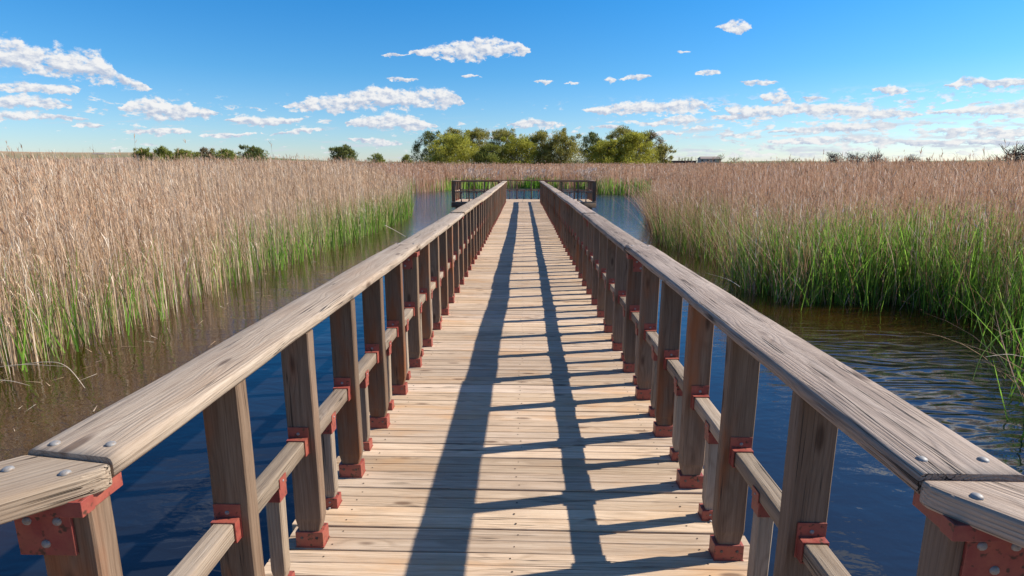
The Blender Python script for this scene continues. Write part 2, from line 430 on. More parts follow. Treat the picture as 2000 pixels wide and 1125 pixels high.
JY = {-1: .937, 1: .925}
for s in (-1, 1):
    side = 'left' if s < 0 else 'right'
    lab = 'long wooden handrail fence on the %s edge of the boardwalk, %s' % (side, 'sun-bleached pale brown top plank' if s < 0 else 'greyer cracked top plank')
    rl = empty('railing', (s*.8, .95, DECK), lab, 'railing', None)
    Y0 = .95 if s < 0 else .905; P0Y = .925 if s < 0 else .905
    n = 48
    ysl = [Y0+SP*i for i in range(n+1)]
    ysl[-1] = 25.6; ysl[0] = P0Y
    xc = s*(.75+PW/2); xm = s*(.75+.062); xr = s*(.725+.0925)
    for i, y in enumerate(ysl):
        yj = y+random.uniform(-.012, .012) if 0 < i < n else y
        ysl[i] = yj
        add_post(rl, xc+off(yj)+random.uniform(-.003, .003), yj, DECK+sag(yj)+.001, s if i % 6 == 0 else None)
    for i in range(n):
        a, b = ysl[i], ysl[i+1]
        add_mid(rl, (xm+off(a), a), (xm+off(b), b), DECK+sag(a)+random.uniform(-.003, .003))
        c = (a+b)/2
        add_baluster(rl, xm+off(c), c, DECK+sag(a)+.001)
    mat = W_RAIL if s < 0 else W_RAILR
    js = [JY[s]]+[ysl[i]+.0 for i in range(6, n+1, 6)]
    js[-1] = 25.72
    for i in range(len(js)-1):
        a, b = js[i], js[i+1]
        jx = random.uniform(-.007, .007) if i else 0
        p0 = (xr+off(a)+jx, a+.0015); p1 = (xr+off(b)+random.uniform(-.006, .006), b-.0015)
        if s < 0:
            # reverse so the local +y edge is the inner one on both sides
            add_rail(rl, p1, p0, DECK+sag(a), mat, .186, wane=.0022, cutB=-.030 if i == 0 else 0)
        else:
            add_rail(rl, p0, p1, DECK+sag(a), mat, .186, wane=.0022, cutA=0)
    # flared end piece
    fa = R(45) if s < 0 else R(38)
    L = 1.05; d = Vector((s*math.sin(fa), -math.cos(fa))); nrm = Vector((-d.y*s, d.x*s))  # towards the outside
    w = .18
    bm = bmesh.new(); t = RAIL_T
    ji = Vector((s*.725, JY[s]-.001)); jo = Vector((s*.911, JY[s]+(.030 if s < 0 else .0)-.001))
    ci = ji+Vector((0, -.022)); c2 = ci+Vector((s*.012, -.02)) + d*.01
    far_i = c2+d*L; 
    # outer edge: from jo along d
    far_o = jo+d*(L-.02)
    pts = [ji, ci, c2, far_i, far_o, jo]
    if s > 0: pts = list(reversed(pts))
    vs = [bm.verts.new((p.x, p.y, 0)) for p in pts]; f = bm.faces.new(vs)
    r = bmesh.ops.extrude_face_region(bm, geom=[f])
    for v in r['geom']:
        if isinstance(v, bmesh.types.BMVert): v.co.z = t
    bmesh.ops.recalc_face_normals(bm, faces=bm.faces)
    bmesh.ops.bevel(bm, geom=list(bm.edges), offset=.008, segments=3, profile=.5, affect='EDGES')
    Mx = Matrix.Translation((ji.x, ji.y, 0)) @ Matrix.Rotation(math.atan2(d.y, d.x), 4, 'Z')
    bmesh.ops.transform(bm, matrix=Mx.inverted(), verts=bm.verts)
    bmesh.ops.subdivide_edges(bm, edges=[e for e in bm.edges if e.calc_length() > .2], cuts=3)
    me = mk('end_rail', bm, mat, rnd=.37 if s < 0 else .83)
    for pgn in me.polygons: pgn.use_smooth = False
    o = obj('end_rail', me, rl)
    o.matrix_local = Matrix.Translation(-Vector(rl.location)) @ Matrix.Translation((0, 0, DECK+RAIL_TOP-t+.001)) @ Mx
    inv = (Matrix.Translation((0, 0, DECK+RAIL_TOP-t+.001)) @ Mx).inverted()
    for q in ((ji+jo)/2+Vector((-s*.038, -.055)), (ji+jo)/2+Vector((s*.075, -.045))):
        b = obj('bolt', RBOLT, o); b.matrix_local = inv @ Matrix.Translation((q.x, q.y, DECK+RAIL_TOP+.0015))
    e = ji+d*.92+nrm*.08
    add_post(rl, e.x, e.y, DECK, None, rz=fa*s)

# ------------------------------------------------------------------ viewing platform and its railing
ox = off(26.5)
PX0, PX1, PY0, PY1 = -3.2+ox, 3.28+ox, 25.66, 28.1
vp = empty('viewing_platform', (ox, 26.8, DECK), 'wide wooden lookout platform crossing the far end of the boardwalk', 'platform')
y = PY0; 
while y < PY1-.05:
    w = .14
    for (xa, xb) in ((PX0, ox-.01), (ox, PX1)):
        child('deck_board', plank_mesh('deck_board', xb-xa-.004, w, .034, W_DECK, 5, .004, .001, groove=True), vp, (xa, y+w/2, DECK-.034+.012+random.uniform(-.001, .001)))
    y += w+.006
PYE = y
for yy in (PY0+.03, PY1-.1):
    child('fascia_beam', plank_mesh('fascia_beam', PX1-PX0, .05, .22, W_BEAM, 6), vp, (PX0, yy, DECK-.034-.22+.006))
for xx in (PX0+.03, PX1-.03):
    child('fascia_beam', plank_mesh('fascia_beam', PY1-PY0-.3, .05, .20, W_BEAM, 4), vp, (xx, PY0+.07, DECK-.034-.20+.005), (0, 0, math.pi/2))
for xx in (PX0+.25, ox-1, ox+1, PX1-.25):
    for yy in (PY0+.2, PY1-.3): child('pile', PILE, vp, (xx, yy, DECK-.12))
pr = empty('railing', (ox, PYE-.1, DECK), 'dark wooden railing round the lookout platform at the far end', 'railing')
WP = W_BEAM
BIGP = [post_mesh(PH, .15, .15, W_POST, .0, .0)]
def run(p0, p1, n, rail=True, big=False):
    p0 = Vector(p0); p1 = Vector(p1); z = DECK+.013
    d = p1-p0; a = math.atan2(d.y, d.x)
    for i in range(n+1):
        q = p0+d*(i/n)
        if i not in (0, n): add_post(pr, q.x, q.y, z, None, rz=a-math.pi/2)
    for i in range(n):
        a0 = p0+d*(i/n); a1 = p0+d*((i+1)/n); c = (a0+a1)/2
        add_mid(pr, a0, a1, z); add_baluster(pr, c.x, c.y, z, a-math.pi/2)
    add_rail(pr, p0, p1, z, W_POST, .17, bolts=False)
i0 = .1
A = (PX0+i0, PY0+i0); B = (PX0+i0, PYE-i0); Cc = (PX1-i0, PYE-i0); D = (PX1-i0, PY0+i0)
run(B, Cc, 9); run((A[0], A[1]), (B[0], B[1]-.09), 3); run((D[0], D[1]), (Cc[0], Cc[1]-.09), 3)
run((A[0]+.0, A[1]), (ox-1.02, A[1]), 3); run((ox+1.02, D[1]), (D[0], D[1]), 3)
for q in (A, B, Cc, D): add_post(pr, q[0], q[1], DECK+.013, None, mesh=BIGP[0], brk=False)
for q, s in (((ox-1.02, A[1]), -1), ((ox+1.02, A[1]), 1)): add_post(pr, q[0], q[1], DECK+.013, s)

# ------------------------------------------------------------------ water channel outline
WATER = np.array([(-5.2, -9), (-5.1, 0), (-5.05, 3), (-5.0, 5), (-4.85, 7), (-5.0, 9), (-4.95, 12), (-4.75, 14), (-4.9, 17), (-4.75, 21), (-5.1, 25), (-6, 29), (-7.4, 33), (-9.8, 37), (-16, 40), (-34, 43), (-34, 47), (-14, 47), (-9.4, 48), (-8.4, 52), (-7.4, 57), (-3, 61), (2, 62.5), (5, 60), (5.6, 54), (4.7, 49.5), (5.1, 46.5), (7.6, 45), (8.8, 41.5), (8.0, 36), (6.5, 30), (5.2, 25), (4.3, 20), (3.6, 16), (3.7, 13.5), (4.1, 12.2), (3.55, 9.4), (4.0, 8.5), (5.7, 8.4), (6.1, 7.2), (5.5, 6.0), (4.75, 4.8), (4.1, 3.9), (3.75, 3.0), (4.2, 1.5), (5, -9)], dtype=float)
def inside(P):
    x, y = P[:, 0], P[:, 1]; c = np.zeros(len(P), bool); n = len(WATER)
    for i in range(n):
        x0, y0 = WATER[i]; x1, y1 = WATER[(i+1) % n]
        if y0 == y1: continue
        k = ((y0 > y) != (y1 > y)) & (x < (x1-x0)*(y-y0)/(y1-y0)+x0); c ^= k
    return c
def edist(P):
    n = len(WATER); best = np.full(len(P), 1e9)
    for i in range(n):
        a = WATER[i]; b = WATER[(i+1) % n]; ab = b-a; t = np.clip(((P-a)@ab)/(ab@ab), 0, 1)
        q = a+t[:, None]*ab; best = np.minimum(best, np.hypot(*(P-q).T))
    return best
def sdist(P):  # positive on land
    return np.where(inside(P), -1, 1)*edist(P)
def sm(x, a, b):
    t = np.clip((x-a)/(b-a), 0, 1); return t*t*(3-2*t)
def hill_px(az):   # apparent height (photo px) of the far land over the eye level
    return 12.5+13.0*sm(-az, 14, 32)+1.0*np.sin(az*.35)
def ground_z(P):
    d = np.hypot(P[:, 0], P[:, 1]); az = np.degrees(np.arctan2(P[:, 0], P[:, 1]))
    s = sdist(P)
    z = -.45+.53*sm(s, -.6, 2.2)
    z = z+np.maximum(0, d-60)*.007*(d < 200)+(d >= 200)*.98
    far = EYE+d*hill_px(az)/F
    k = sm(d, 420, 1300)
    return z*(1-k)+far*k
def ground():
    naz, rad = 300, np.concatenate([[0.0], np.geomspace(1.5, 7000, 150)])
    az = np.arange(naz)*2*math.pi/naz
    P = np.array([(r*math.sin(a), r*math.cos(a)) for r in rad[1:] for a in az]); P = np.vstack([[(0, 0)], P])
    z = ground_z(P); z[0] = -.45
    far = np.hypot(P[:, 0], P[:, 1]) > 3500
    z[far] -= (np.hypot(P[far, 0], P[far, 1])-3500)*.03
    V = np.column_stack([P, z])
    faces = [(0, 1+(k+1) % naz, 1+k) for k in range(naz)]
    for j in range(len(rad)-2):
        o = 1+j*naz
        for k in range(naz):
            k2 = (k+1) % naz; faces.append((o+k, o+k2, o+naz+k2, o+naz+k))
    me = bpy.data.meshes.new('ground'); me.from_pydata(V.tolist(), [], faces)
    m, t = newmat('marsh_soil_and_fields')
    P = t.n('ShaderNodeNewGeometry').outputs['Position']; x, y, z = t.sep(P)
    d = t.vm('LENGTH', P)
    n1 = t.noise(P, 3, 5, .6); n2 = t.noise(t.vm('MULTIPLY', P, (.004, .004, .0)), 1, 3, .5)
    near = t.mix(n1, (.09, .065, .04, 1), (.21, .155, .10, 1))
    v = t.n('ShaderNodeTexVoronoi'); t.put(v.inputs['Vector'], t.vm('MULTIPLY', P, (.0035, .0018, 0))); v.inputs['Scale'].default_value = 1
    fr = t.sep(v.outputs['Color'])[0]
    field = t.ramp(fr, [(0, (.10, .13, .05)), (.35, (.16, .17, .075)), (.55, (.36, .24, .17)), (.8, (.30, .22, .14)), (1, (.08, .11, .045))])
    field = t.mix(t.m('MULTIPLY', t.mr(x, -500, -900, 0, 1, True), t.mr(d, 900, 1300, 0, .85)), field, (.46, .29, .19, 1))
    c = t.mix(t.mr(d, 250, 500, 0, 1, True), near, field)
    finish(t, c, .95, bump(t, n1, .6, .03), spec=.1)
    me.materials.append(m); me.update()
    for p in me.polygons: p.use_smooth = True
    tag(obj('ground', me), kind='structure')
ground()

def water():
    bm = bmesh.new(); bmesh.ops.create_circle(bm, cap_ends=True, segments=48, radius=150)
    me = bpy.data.meshes.new('water'); bm.to_mesh(me); bm.free()
    m, t = newmat('marsh_water')
    P = t.n('ShaderNodeNewGeometry').outputs['Position']; x, y, z = t.sep(P)
    w1 = t.noise(t.vm('MULTIPLY', P, (1.2, 2.6, 1)), 1, 2, .5, .6)
    w2 = t.noise(t.vm('MULTIPLY', P, (5, 9, 1)), 1, 2, .5, .8)
    w3 = t.noise(t.vm('MULTIPLY', P, (14, 22, 1)), 1, 2, .5, .4)
    # open breezy water far down the channel, calm by the walkway; a patch of ripples on the right
    br = t.mr(y, 14, 30, 0, 1, True)
    rp = t.vm('LENGTH', t.vm('MULTIPLY', t.vm('SUBTRACT', P, (4.4, 5.4, 0)), (.8, .62, 0)))
    rmask = t.mr(rp, .5, 2.0, 1, 0, True)
    wv = t.n('ShaderNodeTexWave', wave_type='RINGS', rings_direction='Z'); t.put(wv.inputs['Vector'], t.vm('SUBTRACT', P, (5.6, 5.2, 0)))
    wv.inputs['Scale'].default_value = 1.1; wv.inputs['Distortion'].default_value = 7.0; wv.inputs['Detail'].default_value = 1.5; wv.inputs['Detail Scale'].default_value = 1.2
    h = t.m('ADD', t.m('MULTIPLY', w1, t.mr(br, 0, 1, .009, .03)), t.m('MULTIPLY', w2, t.mr(br, 0, 1, .0022, .036)))
    h = t.m('ADD', h, t.m('MULTIPLY', w3, t.mr(br, 0, 1, .0007, .022)))
    h = t.m('ADD', h, t.m('MULTIPLY', t.m('MULTIPLY', wv.outputs['Fac'], rmask), .004))
    w4 = t.noise(t.vm('MULTIPLY', P, (1.1, 4.2, 1)), 1, 1, .4, 1.6)
    h = t.m('ADD', h, t.m('MULTIPLY', t.m('MULTIPLY', w4, rmask), .030))
    nb = bump(t, h, 1.0, 1.0)
    mud_reflection = t.noise(t.vm('MULTIPLY', P, (.5, .8, 1)), 1, 3, .5)
    c = t.mix(t.mr(mud_reflection, .35, .65), (.020, .010, .002, 1), (.042, .020, .004, 1))
    xm = t.m('ADD', x, t.m('MULTIPLY', t.m('SUBTRACT', mud_reflection, .5), 2.0))
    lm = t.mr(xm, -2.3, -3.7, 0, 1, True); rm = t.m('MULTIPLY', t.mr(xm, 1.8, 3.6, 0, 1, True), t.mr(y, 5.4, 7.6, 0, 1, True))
    c = t.mix(t.m('MULTIPLY', t.m('MAXIMUM', lm, rm), t.mr(y, 18, 34, 1, .05, True)), (.010, .012, .016, 1), c)  # brown of muddy shallows and of reed reflections, painted into the base colour
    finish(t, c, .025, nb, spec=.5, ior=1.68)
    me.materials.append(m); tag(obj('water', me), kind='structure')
water()

# ------------------------------------------------------------------ ribbons (reeds, blades, leaves)
class Rib:
    def __init__(s): s.V = []; s.Fc = []; s.M = []; s.A = []; s.n = 0
    def add(s, P0, D, Bd, L, W, k, mat, rnd, prof='stem', side=None):
        n = len(P0)
        if n == 0: return
        ts = np.linspace(0, 1, k+1)
        if side is None:
            a = rng.uniform(0, 2*math.pi, n); side = np.column_stack([np.cos(a), np.sin(a), np.zeros(n)])
        pf = {'stem': lambda t: 1-.55*t, 'leaf': lambda t: np.sin(math.pi*min(max(t*.86+.12, 0), 1))**.7 if t < 1 else .04,
              'blade': lambda t: (1-t**2.2)*.97+.03, 'plume': lambda t: (.5 if t == 0 else (1.0 if t < 1 else .12))}[prof]
        vs = np.empty((n, k+1, 2, 3))
        for i, t in enumerate(ts):
            c = P0+D*(L*t)[:, None]+Bd*(L*t*t)[:, None]
            h = side*(W*pf(t)/2)[:, None]
            vs[:, i, 0] = c-h; vs[:, i, 1] = c+h
        base = s.n+np.arange(n)[:, None, None]*(2*(k+1))
        j = np.arange(k)[None, :, None]*2
        f = base+j+np.array([0, 1, 3, 2])[None, None, :]
        s.V.append(vs.reshape(-1, 3)); s.Fc.append(f.reshape(-1, 4)); s.M.append(np.full(n*k, mat)); s.A.append(np.repeat(rnd, 2*(k+1)))
        s.n += n*2*(k+1)
    def build(s, name, mats):
        V = np.concatenate(s.V); Fq = np.concatenate(s.Fc); M = np.concatenate(s.M); A = np.concatenate(s.A)
        me = bpy.data.meshes.new(name); me.vertices.add(len(V)); me.vertices.foreach_set('co', V.astype(np.float32).ravel())
        me.loops.add(len(Fq)*4); me.loops.foreach_set('vertex_index', Fq.astype(np.int32).ravel())
        me.polygons.add(len(Fq)); me.polygons.foreach_set('loop_start', np.arange(0, len(Fq)*4, 4, dtype=np.int32))
        me.polygons.foreach_set('material_index', M.astype(np.int32))
        for m in mats: me.materials.append(m)
        me.update(calc_edges=True)
        a = me.attributes.new('rnd', 'FLOAT', 'POINT'); a.data.foreach_set('value', A.astype(np.float32))
        return me
def leafmat(name, stops, trans=.35, rough=.7, patch=.25):
    m, t = newmat(name)
    r = t.n('ShaderNodeAttribute', attribute_name='rnd').outputs['Fac']
    P = t.n('ShaderNodeNewGeometry').outputs['Position']
    pn = t.noise(P, .45, 2, .5)
    f = t.m('ADD', r, t.m('MULTIPLY', t.m('SUBTRACT', pn, .5), patch*2), clamp=True)
    c = t.ramp(f, stops)
    d = t.n('ShaderNodeBsdfPrincipled'); t.put(d.inputs['Base Color'], c); d.inputs['Roughness'].default_value = rough; d.inputs['Specular IOR Level'].default_value = .35
    tr = t.n('ShaderNodeBsdfTranslucent'); t.put(tr.inputs[0], c)
    mx = t.n('ShaderNodeMixShader'); mx.inputs[0].default_value = trans
    t.nt.links.new(d.outputs[0], mx.inputs[1]); t.nt.links.new(tr.outputs[0], mx.inputs[2])
    o = t.n('ShaderNodeOutputMaterial'); t.nt.links.new(mx.outputs[0], o.inputs[0]); return m
DRYL = leafmat('dry_reed_tan', [(0, (.22, .11, .05)), (.22, (.44, .26, .14)), (.5, (.64, .445, .285)), (.8, (.74, .57, .41)), (1, (.86, .76, .62))], .25, .65, .15)
DRYR = leafmat('dry_reed_russet', [(0, (.17, .075, .04)), (.3, (.44, .23, .13)), (.6, (.62, .38, .24)), (.85, (.74, .54, .39)), (1, (.90, .80, .68))], .35, .65, .15)
PLUM = leafmat('reed_plume_pale', [(0, (.34, .18, .10)), (.6, (.55, .34, .21)), (.9, (.70, .52, .37)), (1, (.9, .82, .72))], .3, .8, .1)
GREEN = leafmat('young_green_reed', [(0, (.08, .15, .022)), (.4, (.17, .36, .04)), (.8, (.31, .54, .075)), (1, (.50, .62, .17))], .55, .45, .2)
GREENL = leafmat('olive_green_shoot', [(0, (.08, .11, .025)), (.4, (.17, .26, .05)), (.8, (.29, .40, .085)), (1, (.50, .50, .20))], .45, .5, .3)
FLUFF = leafmat('cattail_leaf_pale', [(0, (.55, .38, .28)), (.6, (.75, .58, .46)), (1, (.90, .80, .70))], .3, .8, .1)

def unit(a): return a/np.linalg.norm(a, axis=1, keepdims=True)
def top_z(P):
    d = np.hypot(P[:, 0], P[:, 1])
    left = 2.02+np.clip((d-5)/50, 0, 1)*.62; right = 1.99+np.clip((d-5)/50, 0, 1)*.36
    k = sm(P[:, 0], -6, 4); z = left*(1-k)+right*k
    far = EYE+d*8.5/F
    return np.where(d > 62, np.maximum(far, 2.45), z)+.07*np.sin(P[:, 0]*.55+np.sin(P[:, 1]*.4)*1.5)*np.sin(P[:, 1]*.33+1)
def sample(r1, r2, dens, a0=-56, a1=56):
    area = (math.radians(a1-a0)/2)*(r2*r2-r1*r1); n = int(area*dens)
    r = np.sqrt(rng.uniform(r1*r1, r2*r2, n)); a = np.radians(rng.uniform(a0, a1, n))
    return np.column_stack([r*np.sin(a), r*np.cos(a)])
def lean(n, sd, bias=(0, 0)):
    v = np.column_stack([rng.normal(bias[0], sd, n), rng.normal(bias[1], sd, n), np.ones(n)]); return unit(v)

def make_bed(sel, mats_dry, levels, rib, plume_p=.5, h_mul=1.0, fl=0.02, front=1.0):
    for (r1, r2, dens, depth_keep, wmul, nleaf, kseg) in levels:
        P = sample(r1, r2, dens); s = sdist(P)
        jitter = rng.normal(0, .12, len(P))
        keep = (s+jitter > 0) & sel(P)
        P, s = P[keep], s[keep]
        att = depth_keep+(1-depth_keep)*np.exp(-np.maximum(s-.5, 0)/1.6)
        # thin, ragged margin at the water's edge
        att *= np.clip(.35+s*1.3, 0, 1)
        att *= front+(1-front)*sm(s, .9, 2.2)
        kk = rng.uniform(0, 1, len(P)) < att; P, s = P[kk], s[kk]; n = len(P)
        if n == 0: continue
        d = np.hypot(P[:, 0], P[:, 1])
        gz = np.maximum(ground_z(P), -.12)
        clump = .5+.5*np.sin(P[:, 0]*1.7+np.sin(P[:, 1]*1.1)*2)*np.sin(P[:, 1]*1.3+P[:, 0]*.6)
        H = (top_z(P)-gz)*h_mul*(.66+.30*sm(s, 0, 2.6)+.04*clump)*np.clip(rng.normal(1.0, .055, n), .6, 1.12)+.05
        tall = rng.uniform(0, 1, n) < .012; H[tall] *= rng.uniform(1.02, 1.13, tall.sum())
        P0 = np.column_stack([P, gz-.05])
        D = lean(n, .035); Bd = np.column_stack([rng.normal(-.02, .035, n), rng.normal(0, .035, n), np.zeros(n)])
        rv = np.clip(rng.normal(.52, .22, n), 0, 1)
        W = rng.uniform(.0045, .0085, n)*wmul*np.maximum(1, d/14)
        rib.add(P0, D, Bd, H, W, kseg, 0, rv)
        for q in range(nleaf):
            t = rng.uniform(.30, .97, n) if nleaf > 1 else rng.uniform(.6, .95, n)
            c = P0+D*(H*t)[:, None]+Bd*(H*t*t)[:, None]
            a = rng.uniform(0, 2*math.pi, n); out = np.column_stack([np.cos(a), np.sin(a), np.zeros(n)])
            dd = unit(out*rng.uniform(.08, .38, n)[:, None]+np.array([0, 0, 1.]))
            bd = out*.25+np.array([0, 0, -1])*rng.uniform(.0, .7, n)[:, None]
            L = rng.uniform(.12, .30, n)*(1.0 if nleaf > 1 else 1.5)
            sd = np.column_stack([-np.sin(a), np.cos(a), np.zeros(n)])
            rib.add(c, dd, bd, L, rng.uniform(.005, .010, n)*wmul*np.maximum(1, d/16), 2, 0, np.clip(rv+rng.normal(.05, .22, n), 0, 1), 'leaf', sd)
        pm = (rng.uniform(0, 1, n) < plume_p)
        c = (P0+D*(H)[:, None]*.97+Bd*(H)[:, None])[pm]; m = len(c)
        for q in range(2 if nleaf else 1):
            dd = unit(np.column_stack([rng.normal(-.1, .22, m), rng.normal(0, .22, m), np.ones(m)]))
            rib.add(c, dd, np.column_stack([rng.normal(-.12, .15, m), rng.normal(0, .15, m), np.full(m, -.1)]), rng.uniform(.08, .17, m), rng.uniform(.008, .016, m)*wmul*np.maximum(1, d[pm]/18), 2, 1, np.clip(rng.normal(.42, .2, m), 0, 1), 'plume')
        # pale fluff
        fm = rng.uniform(0, 1, n) < fl
        c = (P0+D*(H*rng.uniform(.72, 1.0, n))[:, None])[fm]; m = len(c)
        dd = unit(np.column_stack([rng.normal(0, .8, m), rng.normal(0, .8, m), rng.uniform(-.2, 1, m)]))
        rib.add(c, dd, rng.normal(0, .3, (m, 3)), rng.uniform(.05, .13, m)*np.maximum(1, d[fm]/25), rng.uniform(.012, .024, m)*np.maximum(1, d[fm]/22), 2, 2, rng.uniform(.3, 1, m), 'leaf')

def make_green(P, rib, hlo, hhi, w=(.010, .020), mat=3, ln=.10, k=4, bend=.25, base=-.1):
    n = len(P)
    d = np.hypot(P[:, 0], P[:, 1]); gz = np.maximum(ground_z(P), base)
    H = rng.uniform(hlo, hhi, n); P0 = np.column_stack([P, gz])
    D = lean(n, ln); a = rng.uniform(0, 6.28, n); b = rng.uniform(0, bend, n)
    Bd = np.column_stack([np.cos(a)*b, np.sin(a)*b, -b*.5])
    rib.add(P0, D, Bd, H, rng.uniform(*w, n)*np.maximum(1, d/16), k, mat, np.clip(rng.normal(.5, .22, n), 0, 1), 'blade')

levels_near = [(2.2, 12, 400, .35, .82, 4, 4), (12, 30, 150, .25, .9, 3, 3), (30, 72, 26, .16, 1.15, 1, 2)]
def leftsel(P): return (P[:, 0] < -1) & (P[:, 1] < 44.5)
rib = Rib(); make_bed(leftsel, None, levels_near, rib, .22, 1.0, .006, .62)
P = sample(6, 20, .35); P = P[(sdist(P) > .8) & leftsel(P)]; n = len(P)
def tall_stems(P, rib, hi):
    n = len(P); h = rng.uniform(2.15, hi, n); D = lean(n, .07); P0 = np.column_stack([P, np.zeros(n)]); B = rng.normal(0, .05, (n, 3))*np.array([1, 1, 0])
    rib.add(P0, D, B, h, np.full(n, .007), 5, 0, rng.uniform(.1, .9, n))
    e = P0+(D+B)*(h*.985)[:, None]
    for q in range(4): rib.add(e-np.array([0, 0, 1])*rng.uniform(0, .12, (n, 1)), unit(np.column_stack([rng.normal(0, .35, n), rng.normal(0, .35, n), np.ones(n)])), rng.normal(0, .2, (n, 3)), rng.uniform(.05, .12, n), np.full(n, .012), 2, 1, rng.uniform(0, .7, n), 'plume')
tall_stems(P, rib, 2.65)
# young green growth along the left shore
P = sample(2.2, 34, 95); s = sdist(P); nse = np.sin(P[:, 1]*1.15+.6)+np.sin(P[:, 1]*.37+1.5)+.5*np.sin(P[:, 1]*3.1+P[:, 0]*2)
k = (s > -.05) & (s < 1.5+.3*nse) & leftsel(P) & (rng.uniform(0, 1, len(P)) < np.clip(.74+.26*nse, .2, 1)); kk = np.where(k)[0]; make_green(P[kk[::2]], rib, .5, 1.45, (.010, .020), 4, .13); make_green(P[kk[1::2]], rib, .45, 1.4, (.010, .020), 3, .13)
k = (s > -.02) & (s < .9) & leftsel(P) & (rng.uniform(0, 1, len(P)) < .35*sm(P[:, 1], 14, 20)); make_green(P[k], rib, .8, 1.6, (.012, .022), 3, .1)
o = obj('reed_bed', rib.build('reed_bed', [DRYL, PLUM, FLUFF, GREENL, GREEN])); tag(o, 'tall tan dry reeds with green shoots at their foot filling the left bank', 'reeds', kind='stuff')

def rightsel(P): return (P[:, 0] > 1) & (P[:, 1] < 41)
rib = Rib(); make_bed(rightsel, None, levels_near, rib, .55, 1.0, .05, .34)
P = sample(2.6, 32, 170); s = sdist(P); x, y = P.T
nse = np.sin(y*.9)+np.sin(x*1.3+.5)+.6*np.sin(x*3+y*2)
k = (s > -.05) & (s < 2.4+.4*nse) & rightsel(P) & (rng.uniform(0, 1, len(P)) < np.clip(.44+.22*nse, .1, .9)); make_green(P[k], rib, .7, 1.5, (.008, .016), 4, .15)
P = np.column_stack([rng.normal(6.3, 1.4, 3600), rng.normal(9.5, .8, 3600)]); k = sdist(P) > .05; make_green(P[k], rib, .9, 1.65, (.013, .024), 3, .16)
P = sample(8.5, 18, 60); s = sdist(P); k = (s > 0) & (s < 1.8) & rightsel(P) & (P[:, 0] < 6.5) & (rng.uniform(0, 1, len(P)) < .6); make_green(P[k], rib, .7, 1.45, (.010, .019), 3, .16)
P = np.column_stack([rng.uniform(3.6, 8.2, 3400), rng.uniform(2.6, 8.6, 3400)]); s = sdist(P); k = (s > -.45) & (rng.uniform(0, 1, len(P)) < np.clip(.45+s*.5, 0.05, 1)); make_green(P[k], rib, .5, 1.5, (.008, .018), 3, .17, 5, .4)
k = (s > -.3) & (rng.uniform(0, 1, len(P)) < .25); make_green(P[k], rib, .6, 1.5, (.006, .012), 0, .3, 5, .8)
P = sample(8, 24, .22); tall_stems(P[(sdist(P) > .8) & rightsel(P)], rib, 2.6)
P = sample(4, 26, 60); s = sdist(P); k = (s > -.1) & (s < 1.3) & rightsel(P) & (P[:, 1] > 8); P = P[k]; n = len(P)
P0 = np.column_stack([P, np.full(n, -.1)]); rib.add(P0, lean(n, .16, (-.22, -.08)), np.column_stack([rng.normal(-.15, .15, n), rng.normal(-.05, .1, n), np.full(n, -.08)]), rng.uniform(1.0, 1.9, n), rng.uniform(.005, .009, n)*np.maximum(1, np.hypot(*P.T)/15), 4, 0, rng.uniform(0, .9, n))
o = obj('reed_bed', rib.build('reed_bed', [DRYR, PLUM, FLUFF, GREEN, GREENL])); tag(o, 'russet reeds above bright green blades filling the right bank, shaded at the waterline', 'reeds', kind='stuff')

def farsel(P): return ((P[:, 0] <= -1) & (P[:, 1] >= 44.5)) | ((P[:, 0] >= 1) & (P[:, 1] >= 41)) | (np.abs(P[:, 0]) < 1)
rib = Rib(); make_bed(farsel, None, [(36, 76, 34, .12, 1.25, 1, 2), (76, 230, 1.7, 1.0, 2.0, 0, 1)], rib, .7, 1.0, .02)
P = sample(38, 72, 26, -14, 12); s = sdist(P); x, y = P.T; nse = np.sin(x*.9+1)+.7*np.sin(x*2.3)
k = (s > 0) & (s < 2.2) & farsel(P) & (rng.uniform(0, 1, len(P)) < np.clip(.35+.4*nse, .0, 1)); make_green(P[k], rib, .9, 1.6, (.02, .03), 3, .1, 3)
o = obj('reed_bed', rib.build('reed_bed', [DRYR, PLUM, FLUFF, GREEN])); tag(o, 'far pinkish reeds stretching behind the lookout platform to the trees', 'reeds', kind='stuff')
# pale cattail leaves behind the platform
rib = Rib(); P = np.column_stack([rng.uniform(-10, 8, 9000), rng.uniform(52, 65, 9000)])
sP = sdist(P); k = (sP > -.15) & (sP < 1.1) & (rng.uniform(0, 1, 9000) < .5+.5*np.sin(P[:, 0]*1.1+1)); P = P[k]; n = len(P)
P0 = np.column_stack([P, rng.uniform(.9, 1.75, n)]); rib.add(P0, lean(n, .3, (.25, 0)), np.column_stack([rng.normal(.3, .25, n), np.zeros(n), np.full(n, -.35)]), rng.uniform(.4, .9, n), rng.uniform(.05, .09, n), 3, 0, rng.uniform(0, 1, n), 'leaf')
make_green(P[::2], rib, .8, 1.4, (.025, .04), 1, .08, 3)
o = obj('cattails', rib.build('cattails', [FLUFF, GREEN])); tag(o, 'band of bleached cattail leaves over green blades behind the platform', 'cattails', kind='stuff')

